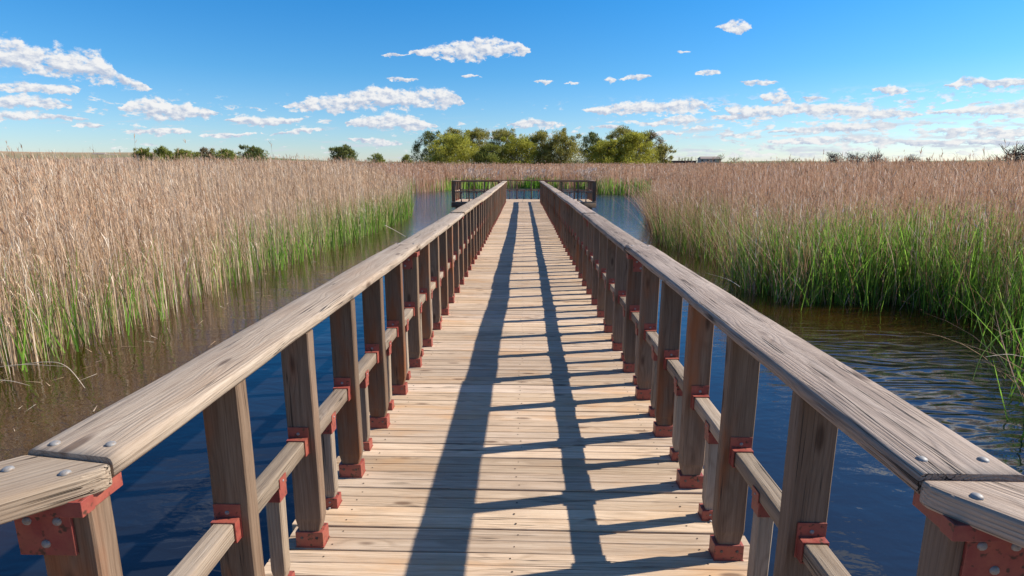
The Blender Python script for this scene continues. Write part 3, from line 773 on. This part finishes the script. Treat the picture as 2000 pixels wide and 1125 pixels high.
rib = Rib(); P = np.column_stack([rng.uniform(-5.2, -3.2, 260), rng.uniform(2.5, 20, 260)]); P = P[rng.uniform(0, 1, 260) < sm(-P[:, 0], 3.0, 5.0)]; n = len(P)
a = rng.uniform(0, 6.28, n); dv = np.column_stack([np.cos(a), np.sin(a), np.zeros(n)])
rib.add(np.column_stack([P, np.full(n, .006)]), dv, np.zeros((n, 3)), rng.uniform(.04, .28, n), rng.uniform(.004, .010, n), 1, 0, rng.uniform(.2, 1, n), 'blade', np.column_stack([-np.sin(a), np.cos(a), np.zeros(n)]))
tag(obj('reed_litter', rib.build('reed_litter', [DRYL])), 'bits of dry reed floating on the brown water beside the left bank', 'reed litter', kind='stuff')
# a few single dry stalks arching over the water at the left edge
def stalk(pts, w, mat):
    bm = bmesh.new(); pts = [Vector(p) for p in pts]; n = len(pts)
    sub = []
    for i in range(n-1):
        p0 = pts[max(i-1, 0)]; p1 = pts[i]; p2 = pts[i+1]; p3 = pts[min(i+2, n-1)]
        for k in range(6):
            t = k/6; sub.append(.5*((2*p1)+(p2-p0)*t+(2*p0-5*p1+4*p2-p3)*t*t+(-p0+3*p1-3*p2+p3)*t**3))
    sub.append(pts[-1]); rings = []
    for i, p in enumerate(sub):
        tng = (sub[min(i+1, len(sub)-1)]-sub[max(i-1, 0)]).normalized(); a = tng.orthogonal().normalized(); b = tng.cross(a)
        rr = w*(1-.75*i/len(sub)); rings.append([bm.verts.new(p+(a*math.cos(q)+b*math.sin(q))*rr) for q in (0, 1.57, 3.14, 4.71)])
    for A, B in zip(rings, rings[1:]):
        for k in range(4): bm.faces.new((A[k], A[(k+1) % 4], B[(k+1) % 4], B[k]))
    return mk('reed_stalk', bm, mat, rnd=.95)
def raypt(x, y, Y):
    d = px_dir(x, y); t = Y/d.y; return cam.location+d*t
for pts, w, lab in (([(20, 715, 5.2), (90, 707, 4.9), (130, 716, 4.6), (166, 758, 4.35)], .005, 'pale dry stalk arching down over the water beside the left reeds'),
                    ([(-20, 720, 5.0), (40, 712, 4.8), (132, 716, 4.5)], .004, 'pale dry stalk lying almost level at the foot of the left reeds'),
                    ([(-20, 742, 4.7), (20, 744, 4.6), (58, 753, 4.4)], .004, 'short pale stalk low over the brown water, lowest at the left edge'),
                    ([(752, 440, 15), (775, 452, 14), (792, 462, 13)], .009, 'lone bleached stalk leaning out of the left reeds above the handrail'),
                    ([(1445, 560, 8.7), (1420, 545, 8.9), (1378, 533, 9.2)], .005, 'dry stalk leaning left out of the green clump over the right handrail'),
                    ([(2010, 640, 4.8), (1960, 650, 4.7), (1920, 690, 4.6), (1900, 742, 4.5)], .005, 'green stalk drooping to the water at the right edge'),
                    ([(2010, 700, 4.5), (1970, 692, 4.4), (1925, 697, 4.3)], .004, 'pale bent stalk reaching left over the ripples at the right edge')):
    ob = obj('reed_stalk', stalk([raypt(*p) for p in pts], w, GREEN if 'green stalk' in lab else DRYL)); tag(ob, lab, 'reed stalk')

# ------------------------------------------------------------------ trees and bushes
BARK = wood('tree_bark', (.20, .17, .14, 1), (.13, .105, .085, 1), (.06, .05, .04, 1), (.12, .09, .06, 1), .3, .6, 20, 1, .3)
TG = {
 'yellow': leafmat('willow_leaf_yellow_green', [(0, (.22, .22, .03)), (.5, (.40, .39, .05)), (1, (.58, .54, .10))], .4, .7, .2),
 'olive': leafmat('olive_leaf', [(0, (.18, .17, .035)), (.5, (.33, .30, .065)), (1, (.50, .43, .12))], .35, .7, .2),
 'green': leafmat('mid_green_leaf', [(0, (.12, .14, .028)), (.5, (.25, .27, .05)), (1, (.38, .38, .09))], .35, .7, .2),
 'brown': leafmat('budding_twig_brown', [(0, (.12, .09, .045)), (.5, (.22, .16, .08)), (1, (.32, .25, .13))], .3, .8, .2),
 'dark': leafmat('dark_green_leaf', [(0, (.09, .11, .035)), (.5, (.17, .20, .055)), (1, (.28, .28, .08))], .3, .7, .2),
 'grey': leafmat('grey_twig', [(0, (.10, .085, .07)), (.5, (.18, .155, .13)), (1, (.27, .23, .20))], .1, .8, .2)}
def tube(bm, pts, r0, r1, n=6):
    rings = []
    for i, p in enumerate(pts):
        tg = (pts[min(i+1, len(pts)-1)]-pts[max(i-1, 0)]).normalized(); a = tg.orthogonal().normalized(); b = tg.cross(a)
        r = r0+(r1-r0)*i/(len(pts)-1); rings.append([bm.verts.new(p+(a*math.cos(q*6.283/n)+b*math.sin(q*6.283/n))*r) for q in range(n)])
    for A, B in zip(rings, rings[1:]):
        for k in range(n): bm.faces.new((A[k], A[(k+1) % n], B[(k+1) % n], B[k]))
def tree(name, x0, x1, ytop, dist, kind, label, cat='tree', n=5200, leaf=.22, dens=1.0, group=None, ybase=None, low=.05, twigs=False, seed=0, mound=1.0):
    global rng
    rs = random.Random(seed+int(x0*7+x1)); rng = np.random.default_rng(seed+int(x0*13+x1))
    c = far_xy((x0+x1)/2, dist); hw = (x1-x0)/2/F*dist
    base = float(ground_z(np.array([[c.x, c.y]]))[0]) if dist < 300 else None
    if base is None: base = EYE+dist*(330-(ybase or 318))/F
    top = EYE+(330-ytop)/F*dist; H = top-base
    root = empty(name, (c.x, c.y, base), label, cat, group)
    # trunk and limbs
    bm = bmesh.new(); tips = []
    nst = rs.choice((2, 3, 3)) if not twigs else 6
    for q in range(nst):
        a = rs.uniform(0, 6.28); sp = hw*rs.uniform(.1, .45)
        p = [Vector((math.cos(a)*.15, math.sin(a)*.15, 0))]
        for j in range(1, 6): p.append(Vector((math.cos(a)*sp*j/5+rs.uniform(-.2, .2), math.sin(a)*sp*j/5+rs.uniform(-.2, .2), H*.72*j/5)))
        tube(bm, p, H*.018+.05, .03)
        for j in range(2, 6):
            for z in range(2 if not twigs else 4):
                b = rs.uniform(0, 6.28); L = hw*rs.uniform(.3, .75)*(1.0 if j < 4 else .7)
                e = p[j]+Vector((math.cos(b)*L, math.sin(b)*L, L*rs.uniform(.25, .9))); mp = (p[j]+e)/2+Vector((0, 0, -.08*L))
                tube(bm, [p[j], mp, e], .05+H*.004, .015, 5); tips.append(e)
                for zz in range(3 if twigs else 1):
                    e2 = e+Vector((rs.uniform(-1, 1), rs.uniform(-1, 1), rs.uniform(.2, 1.1)))*L*.45; tube(bm, [mp.lerp(e, .6), (mp+e2)/2+Vector((0, 0, .1)), e2], .03, .008, 4); tips.append(e2)
    obj('trunk', mk('trunk', bm, BARK, rnd=rs.random()), root)
    # crown: leaf clumps spread through an uneven volume
    rib = Rib(); nc = int(46*dens) if not twigs else 26
    cen = []
    for q in range(nc):
        a = rs.uniform(0, 6.28); u = rs.random()**.5; zf = rs.random()**1.2
        prof = math.sqrt(max(0, 1-((zf-.30)/.70)**2)) if zf > .30 else .96+.04*zf/.30
        prof *= mound
        rr = hw*prof*u*.84
        cen.append((math.cos(a)*rr, math.sin(a)*rr, H*(low+zf*(.90-low)), rs.uniform(.17, .30)*min(hw*1.4, H*.8)*(1.15-.55*zf), rs.random()))
    cen += [(t.x, t.y, min(t.z, H*.93), .13*min(hw, H), rs.random()) for t in tips[::2]]
    cen = np.array(cen); m = max(1, n//len(cen))
    for (cx, cy, cz, cr, cv) in cen:
        v = rng.normal(0, 1, (m, 3)); v = unit(v)*(rng.uniform(0, 1, (m, 1))**.42)*cr; v[:, 2] *= .78
        P0 = v+np.array([cx, cy, cz]); ok = P0[:, 2] > .0; P0 = P0[ok]; k = len(P0)
        if not k: continue
        dd = unit(np.column_stack([rng.normal(0, .7, k), rng.normal(0, .7, k), rng.normal(.45, .6, k)])+v[ok]/cr*.7)
        rib.add(P0, dd, rng.normal(0, .15, (k, 3)), rng.uniform(.7, 1.7, k)*leaf, rng.uniform(.35, .75, k)*leaf*(.3 if twigs else 1), 1, 0, np.clip(rng.normal(.3+.4*cv, .17, k), 0, 1), 'blade')
    obj('crown', rib.build('crown', [TG[kind]]), root)
    return root
G1 = 'trees on the island behind the reeds'
T = 'tree'
isl = [
 (812, 868, 258, 141, 'dark', 'dark bluish tree with open branches, at the left end of the tree island', 4200, .9),
 (832, 935, 262, 124, 'yellow', 'broad round yellow-green tree in front at the left of the island', 8000, 1.5),
 (862, 912, 249, 139, 'olive', 'olive tree rising behind the round yellow-green one on the left', 4500, 1.0),
 (905, 962, 250, 141, 'olive', 'tall olive tree in the left half of the island, dark bush in front', 5200, 1.1),
 (925, 990, 284, 122, 'green', 'low dark green bush tree right of the broad yellow-green one', 5200, 1.2),
 (948, 1012, 252, 136, 'olive', 'olive tree with a twiggy top just left of the island centre', 5600, 1.2),
 (982, 1050, 262, 125, 'yellow', 'rounded yellowish tree in the middle of the island', 6500, 1.3),
 (1022, 1082, 258, 128, 'olive', 'brown-tinged olive tree right of the island centre', 6000, 1.2),
 (1062, 1132, 256, 125, 'olive', 'feathery olive tree beside the gap in the island trees', 6600, 1.3),
 (1128, 1185, 262, 139, 'dark', 'bluish green tree just right of the gap in the island', 5000, 1.1),
 (1148, 1212, 277, 123, 'yellow', 'low yellow-green bush tree right of the gap', 5600, 1.2),
 (1178, 1246, 250, 141, 'olive', 'tall twiggy tree standing highest in the right group', 5600, 1.1),
 (1192, 1276, 262, 124, 'yellow', 'broad bright yellow-green tree in the right group', 8000, 1.5),
 (1246, 1290, 256, 138, 'brown', 'brown twiggy tree at the back of the right group', 3600, .8),
 (1272, 1308, 281, 131, 'olive', 'small thin olive tree at the right end of the island', 2200, .7)]
for i, (a, b, yt, dd, kd, lb, n, dn) in enumerate(isl):
    tree('willow_tree', a-10, b+10, yt-2, dd, kd, lb, T, int(n*3.2), .28, dn*1.4, G1, seed=i)
hz = [
 (262, 308, 293, 170, 'green', 'leftmost rounded bush of the far hedge on the left horizon', 1500),
 (300, 345, 289, 172, 'green', 'dark bush second from the left end of the far left hedge', 1500),
 (335, 388, 295, 168, 'green', 'low wide bush in the middle of the far left hedge', 1500),
 (385, 425, 290, 175, 'brown', 'thin twiggy bush near the middle of the far left hedge', 900),
 (418, 470, 294, 171, 'green', 'low green bush left of the darkest hedge bush', 1400),
 (470, 531, 289, 166, 'dark', 'darkest dense round bush at the right end of the far left hedge', 2200),
 (642, 706, 289, 150, 'dark', 'lone dark round bush on the left horizon, near the water channel', 3000),
 (722, 756, 303, 170, 'green', 'small low shrub between the lone round bush and the island', 700),
 (785, 806, 305, 170, 'green', 'tiny shrub beside the left end of the tree island', 400)]
for i, (a, b, yt, dd, kd, lb, n) in enumerate(hz):
    tree('bush', a-4, b+4, yt-3, dd, kd, lb, 'bush', int(n*4.5), .42, 1.6, 'bushes on the left horizon', seed=30+i)
hr = [
 (1536, 1566, 309, 190, 'green', 'small green shrub left of the bare grey bushes on the right horizon', 400, False),
 (1603, 1650, 296, 120, 'grey', 'bare grey bush at the left end of the leafless row on the right', 500, True),
 (1642, 1692, 299, 122, 'grey', 'bare grey bush in the middle of the leafless row on the right', 500, True),
 (1686, 1738, 298, 120, 'grey', 'bare spiky bush at the right end of the leafless row', 500, True),
 (1752, 1792, 304, 140, 'grey', 'thin low bare bush right of the leafless row', 300, True),
 (1938, 2030, 283, 62, 'brown', 'twiggy brown bush at the right edge of the picture above the reeds', 2600, True),
 (1396, 1414, 303, 420, 'dark', 'small dark tree beside the low white building', 500, False),
 (1415, 1452, 310, 400, 'green', 'low green shrubs right of the small dark tree by the building', 700, False),
 (1782, 1796, 306, 260, 'dark', 'tiny dark round tree, left one of a pair on the right horizon', 300, False),
 (1804, 1818, 306, 260, 'dark', 'tiny dark round tree, right one of a pair on the right horizon', 300, False)]
for i, (a, b, yt, dd, kd, lb, n, tw) in enumerate(hr):
    tree('bush' if dd > 100 and 'tree' not in lb else ('small_tree' if 'tree' in lb else 'bush'), a, b, yt, dd, kd, lb, 'tree' if 'tree' in lb else 'bush', n, .38 if dd > 100 else .14, .8, 'bushes on the right horizon', seed=60+i, twigs=tw, ybase=318.5)
for i, xx in enumerate(range(1322, 1352, 6)):
    tree('small_tree', xx, xx+6, 307+(i % 2), 600, 'green', 'faint slender tree in the far row behind the wooden hide', 'tree', 120, .7, .4, 'row of faint far trees', seed=80+i, ybase=317.5)

# ------------------------------------------------------------------ far buildings
def flatmat(name, c, rough=.85):
    m, t = newmat(name); P = t.n('ShaderNodeTexCoord').outputs['Object']; n = t.noise(P, 1.5, 4, .6)
    finish(t, t.mix(t.m('MULTIPLY', n, .4), c, tuple(v*.7 for v in c[:3])+(1,)), rough, bump(t, n, .3, .02)); return m
MW = flatmat('white_render', (.38, .35, .32, 1)); MRf = flatmat('grey_roof', (.30, .24, .21, 1)); MD = flatmat('dark_opening', (.03, .03, .035, 1), .3); MWD = flatmat('dark_boards', (.12, .095, .08, 1))
def bx(name, c, s, mat, par, bev=0):
    bm = bmesh.new(); bm_box(bm, (0, 0, 0), s, 0, bev); return obj(name, mk(name, bm, mat), par, c)
def building(xa, xb, ytop, ybase, dist, label, roofc, name='farm_building', pitched=True, nwin=4, wall=None, cat='building'):
    c = far_xy((xa+xb)/2, dist); w = (xb-xa)/F*dist; zb = EYE+(330-ybase)/F*dist; h = (ybase-ytop)/F*dist
    r = empty(name, (c.x, c.y, zb-1.5), label, cat); hw = h*.62
    bx('wall', (0, 0, (hw+1.5)/2), (w*.94, 8, hw+1.5), wall or MW, r)
    bm = bmesh.new(); zt = hw+1.5+.01
    if pitched:
        pts = [(-w/2, -4.5, zt), (w/2, -4.5, zt), (w/2, 4.5, zt), (-w/2, 4.5, zt), (-w/2+1, 0, zt+h*.38), (w/2-1, 0, zt+h*.38)]
        vs = [bm.verts.new(p) for p in pts]
        for f in ((0, 1, 5, 4), (2, 3, 4, 5), (1, 2, 5), (3, 0, 4), (3, 2, 1, 0)): bm.faces.new([vs[i] for i in f])
    else: bm_box(bm, (0, 0, zt+h*.15), (w, 9, h*.3), 0)
    obj('roof', mk('roof', bm, roofc), r)
    for i in range(nwin):
        x = -w*.4+w*.8*i/max(1, nwin-1)
        bx('window', (x, -4.02, 1.5+hw*.5), (w*.08, .1, hw*.45), MD, r)
    return r
building(1364, 1404, 307, 318, 430, 'low white farm building on the right horizon beside a small dark tree', MRf)
building(1310, 1353, 314.5, 319.5, 210, 'long low dark wooden hide just right of the tree island', MWD, 'wooden_hide', False, 3, MWD, 'hide')
building(186, 212, 300, 304.5, 900, 'tiny dark farmhouse on the far left field, left one of the two', MRf, nwin=2, wall=MWD)
building(214, 232, 301.5, 304.5, 900, 'tiny low farm shed on the far left field, right one of the two', MRf, nwin=2, wall=MWD)

# ------------------------------------------------------------------ light and sky
SUN_AZ = R(90-12.2); SUN_EL = R(38.5)      # azimuth clockwise from +Y
sd = Vector((math.sin(SUN_AZ)*math.cos(SUN_EL), math.cos(SUN_AZ)*math.cos(SUN_EL), math.sin(SUN_EL)))
sl = bpy.data.lights.new('sun', 'SUN'); sl.energy = 4.7; sl.angle = R(.53); sl.color = (1, .93, .82)
so = bpy.data.objects.new('sun', sl); col.objects.link(so); so.rotation_euler = sd.to_track_quat('Z', 'Y').to_euler(); so.location = (20, 5, 20)
w = bpy.data.worlds.new('World'); scene.world = w; w.use_nodes = True; w.node_tree.nodes.clear(); t = NT(w.node_tree)
sky = t.n('ShaderNodeTexSky', sky_type='NISHITA'); sky.sun_disc = False; sky.sun_elevation = SUN_EL; sky.sun_rotation = SUN_AZ
sky.air_density = 1.0; sky.dust_density = .6; sky.ozone_density = 2.0; sky.altitude = 600
gen = t.vm('NORMALIZE', t.n('ShaderNodeTexCoord').outputs['Generated'])
dx, dy, dz = t.sep(gen)
hs = t.n('ShaderNodeHueSaturation'); hs.inputs['Saturation'].default_value = 1.12; hs.inputs['Hue'].default_value = .5; hs.inputs['Value'].default_value = 1.0; t.put(hs.inputs['Color'], sky.outputs[0])
skyc = hs.outputs[0]
tint = t.ramp(t.mr(dz, 0, .5, 0, 1), [(0, (.90, .90, 1.06)), (.08, (.72, .86, 1.04)), (.3, (.38, .80, 1.06)), (.55, (.20, .79, 1.15)), (1, (.34, .72, 1.05))])
skyc = t.vm('MULTIPLY', skyc, tint)
az = t.m('MULTIPLY', t.m('ARCTAN2', dx, dy), 57.2958); el = t.m('MULTIPLY', t.m('ARCSINE', dz), 57.2958)
p = t.xyz(az, t.m('MULTIPLY', el, 1.6), 0)
n1 = t.noise(p, .35, 5, .62); n2 = t.noise(t.vm('ADD', p, (31, 7, 0)), .9, 6, .62)
sh = t.noise(t.vm('ADD', t.vm('ADD', p, (31, 7, 0)), (.28, .42, 0)), .9, 6, .62)
relief = t.m('SUBTRACT', n2, sh)
n4 = t.noise(p, 2.6, 5, .65)
n3 = t.noise(t.vm('MULTIPLY', p, (1, .35, 1)), .62, 2, .5)
azw = t.m('ADD', az, t.m('MULTIPLY', t.m('SUBTRACT', n1, .5), 2.4))
elw = t.m('ADD', el, t.m('MULTIPLY', t.m('SUBTRACT', n2, .5), .9))
A0 = 45.0
tt = t.m('DIVIDE', t.m('PINGPONG', t.m('ADD', azw, A0), 2*A0), 2*A0)
ROWS = [
 # each cloud: list of (x, ytop, ybottom) in photo pixels
 [[(-60, 60, 130), (20, 62, 138), (60, 84, 142), (110, 90, 152), (170, 95, 158), (215, 112, 166), (240, 140, 172), (275, 160, 176), (290, 170, 174)],
  [(750, 106, 108), (768, 101, 112), (786, 106, 108)], [(795, 100, 103), (830, 92, 112), (870, 82, 117), (930, 68, 120), (970, 70, 112), (1015, 82, 108), (1036, 92, 100)],
  [(1404, 50, 54), (1425, 38, 63), (1450, 42, 68), (1468, 46, 60)], [(1330, 100, 101), (1338, 98, 103), (1346, 100, 101)],
  [(1490, 178, 204), (1530, 170, 206), (1556, 198, 206)], [(1578, 190, 191), (1596, 183, 198), (1612, 192, 193)],
  [(1848, 166, 168), (1880, 148, 171), (1930, 152, 172), (2000, 148, 170), (2060, 150, 168)]],
 [[(-60, 158, 176), (60, 160, 180), (145, 166, 180), (155, 172, 174)], [(902, 148, 149), (916, 142, 154), (931, 148, 149)], [(757, 153, 154), (785, 149, 160), (814, 154, 156)],
  [(1047, 158, 159), (1064, 153, 164), (1080, 158, 159)], [(1108, 161, 162), (1120, 160, 164), (1132, 161, 162)], [(1183, 156, 157), (1194, 149, 162), (1207, 156, 157)],
  [(1218, 152, 155), (1245, 142, 159), (1271, 146, 150)], [(1360, 140, 142), (1385, 134, 148), (1406, 140, 142)], [(1445, 160, 162), (1475, 152, 169), (1515, 160, 163)],
  [(1707, 173, 175), (1740, 164, 186), (1775, 175, 178)]],
 [[(-60, 184, 214), (60, 182, 212), (105, 190, 214), (140, 206, 210)], [(235, 206, 210), (270, 186, 228), (300, 182, 236), (350, 198, 236), (400, 206, 232), (421, 220, 226)],
  [(556, 205, 210), (600, 192, 218), (640, 182, 222), (700, 168, 216), (730, 162, 214), (800, 170, 214), (860, 163, 210), (890, 178, 208), (905, 200, 205)],
  [(1143, 212, 216), (1170, 204, 226), (1200, 200, 224), (1250, 195, 222), (1300, 198, 222), (1345, 186, 218), (1375, 200, 214), (1408, 208, 211)],
  [(1412, 216, 222), (1440, 204, 234), (1500, 204, 232), (1560, 200, 222), (1620, 200, 226), (1690, 204, 232), (1740, 210, 234), (1792, 222, 228)],
  [(1808, 218, 222), (1850, 210, 224), (1930, 202, 226), (2000, 200, 224), (2060, 204, 222)]],
 [[(-60, 216, 232), (80, 216, 234), (160, 228, 236), (170, 232, 234)], [(438, 232, 236), (470, 222, 246), (530, 230, 248), (586, 228, 238), (592, 232, 234)],
  [(680, 236, 246), (720, 220, 254), (780, 216, 256), (830, 236, 252), (855, 246, 249)], [(990, 244, 248), (1025, 228, 250), (1060, 232, 250), (1100, 240, 250), (1104, 245, 247)],
  [(1163, 246, 248), (1190, 239, 252), (1217, 247, 250)], [(1250, 242, 245), (1290, 232, 246), (1345, 222, 244), (1362, 232, 240)], [(1396, 226, 230), (1440, 222, 236), (1482, 228, 232)],
  [(1500, 256, 260), (1560, 246, 262), (1640, 238, 260), (1740, 236, 252), (1752, 244, 248)], [(1815, 256, 260), (1860, 246, 266), (1930, 248, 268), (2000, 250, 268), (2060, 250, 266)]],
 [[(140, 243, 245), (170, 238, 249), (212, 244, 247)], [(248, 256, 258), (300, 248, 264), (345, 246, 262), (378, 256, 260)], [(400, 264, 266), (450, 258, 270), (512, 266, 270)],
  [(515, 256, 258), (590, 244, 260), (628, 252, 256)], [(682, 270, 272), (735, 266, 286), (778, 278, 286)], [(1268, 262, 264), (1300, 252, 264), (1338, 260, 263)], [(1346, 252, 254), (1368, 243, 256), (1388, 250, 254)],
  [(1400, 264, 266), (1425, 256, 270), (1440, 264, 266)], [(1490, 274, 278), (1600, 264, 280), (1700, 266, 280), (1800, 272, 284), (1900, 270, 284), (2000, 272, 284), (2060, 272, 284)]]]
MAXEL = 20.0
skyout = skyc
def over(base, F_, u, soft=.28, amp=1.0):
    al = t.mr(F_, .02, soft, 0, 1, True)
    lit = t.m('ADD', t.m('MULTIPLY', t.mr(u, -.8, .55, 0, 1, True), .68), t.m('MULTIPLY', relief, 3.6))
    lit = t.m('ADD', lit, .22, clamp=True)
    cc = t.mix(lit, (3.4, 3.9, 4.9, 1), (6.4, 6.35, 6.3, 1))
    return t.mix(t.m('MULTIPLY', al, amp), base, cc)
for row in ROWS[::-1]:
    M, H = [(0.0, .3)], [(0.0, 0.0)]
    pts = []
    for cl in row:
        for j, (x, yt, yb) in enumerate(cl):
            a, e1 = azel(x, yt); _, e0 = azel(x, yb)
            hh = max((e1-e0)/2, .10)*(1.08 if 0 < j < len(cl)-1 else 1.0)
            pts.append(((a+A0)/(2*A0), (e1+e0)/2/MAXEL, hh))
            if j in (0, len(cl)-1): pts.append(((a+A0)/(2*A0)+(-.0035 if j == 0 else .0035), (e1+e0)/2/MAXEL, 0.0))
    pts.sort()
    # gap points: keep the half height at zero between clouds
    mp = [(p_[0], p_[1]) for p_ in pts]; hp = [(p_[0], p_[2]) for p_ in pts]
    mp = [(0, mp[0][1])]+[q for q in mp if 0 < q[0] < 1]+[(1, mp[-1][1])]
    hp = [(0, hp[0][1])]+[q for q in hp if 0 < q[0] < 1]+[(1, hp[-1][1])]
    Mc = t.m('MULTIPLY', t.curve(tt, mp), MAXEL); Hc = t.curve(tt, hp)
    Hs = t.m('MAXIMUM', Hc, .06)
    dd = t.m('SUBTRACT', elw, Mc); u = t.m('DIVIDE', dd, Hs)
    # flat-bottomed, billowy on top
    up = t.m('MULTIPLY', t.m('MAXIMUM', u, 0), t.mr(n3, .35, .65, 1.5, .78)); dn = t.m('MAXIMUM', t.m('MULTIPLY', u, -1), 0)
    Ff = t.m('SUBTRACT', 1, t.m('ADD', t.m('MULTIPLY', up, up), t.m('POWER', dn, 3)))
    Ff = t.m('ADD', Ff, t.m('MULTIPLY', t.m('SUBTRACT', n2, .5), t.mr(Hc, .2, 1.6, 3.8, 3.0)))
    Ff = t.m('ADD', Ff, t.m('MULTIPLY', t.m('SUBTRACT', n4, .5), 1.8))
    Ff = t.m('MULTIPLY', Ff, t.mr(Hc, .03, .12, 0, 1))
    skyout = over(skyout, Ff, u, .85, .96)
# thin distant cloud streaks close to the horizon and small puffs elsewhere
st = t.noise(t.xyz(t.m('MULTIPLY', az, .22), t.m('MULTIPLY', el, 1.5), 3), 1, 5, .6)
side = t.mr(az, 4, 30, .0, .07)
pf = t.noise(t.xyz(t.m('MULTIPLY', az, .8), t.m('MULTIPLY', el, 2.2), 9), 1, 6, .62)
body = t.noise(t.xyz(t.m('MULTIPLY', az, .16), t.m('MULTIPLY', el, .5), 5), 1, 2, .5)
pq = t.m('MULTIPLY', t.mr(t.m('ADD', pf, t.m('ADD', t.m('MULTIPLY', t.m('SUBTRACT', body, .5), .35), t.mr(az, 0, 22, -.02, .075))), .565, .67, 0, 1, True), t.m('MULTIPLY', t.mr(el, .6, 1.4, 0, 1, True), t.mr(el, 4.8, 7.0, 1, 0, True)))
pl = t.m('ADD', t.m('MULTIPLY', relief, 3.2), .72, clamp=True)
skyout = t.mix(t.m('MULTIPLY', pq, .88), skyout, t.mix(pl, (3.6, 4.1, 5.0, 1), (6.2, 6.2, 6.2, 1)))
stf = t.m('MULTIPLY', t.mr(t.m('ADD', st, side), .56, .72, 0, 1, True), t.m('MULTIPLY', t.mr(el, .0, 1.0, .3, 1, True), t.mr(el, 3.2, 5.2, 1, 0, True)))
skyout = t.mix(t.m('MULTIPLY', stf, .75), skyout, (4.4, 4.8, 5.4, 1))
hi = t.noise(t.vm('MULTIPLY', gen, (3, 3, 5)), 1, 7, .6)
hif = t.m('MULTIPLY', t.mr(hi, .60, .70, 0, .8, True), t.mr(el, 24, 34, 0, 1, True))
skyout = t.mix(hif, skyout, (4.8, 5.0, 5.4, 1))
cv = t.vm('LENGTH', t.vm('MULTIPLY', t.vm('SUBTRACT', t.xyz(az, el, 0), (38, 18.8, 0)), (1/12.0, 1/4.6, 0)))
cf = t.m('ADD', t.m('SUBTRACT', 1, cv), t.m('MULTIPLY', t.m('SUBTRACT', n2, .5), 4.0))
skyout = t.mix(t.m('MULTIPLY', t.mr(cf, .0, .5, 0, 1, True), t.mr(el, 13.6, 15.0, 0, 1, True)), skyout, (7.0, 7.0, 7.0, 1))
bg = t.n('ShaderNodeBackground'); t.put(bg.inputs[0], skyout); bg.inputs[1].default_value = .092
wo = t.n('ShaderNodeOutputWorld'); t.nt.links.new(bg.outputs[0], wo.inputs[0])
w.cycles.sampling_method = 'MANUAL'; w.cycles.sample_map_resolution = 512
print('objects', len(bpy.data.objects))
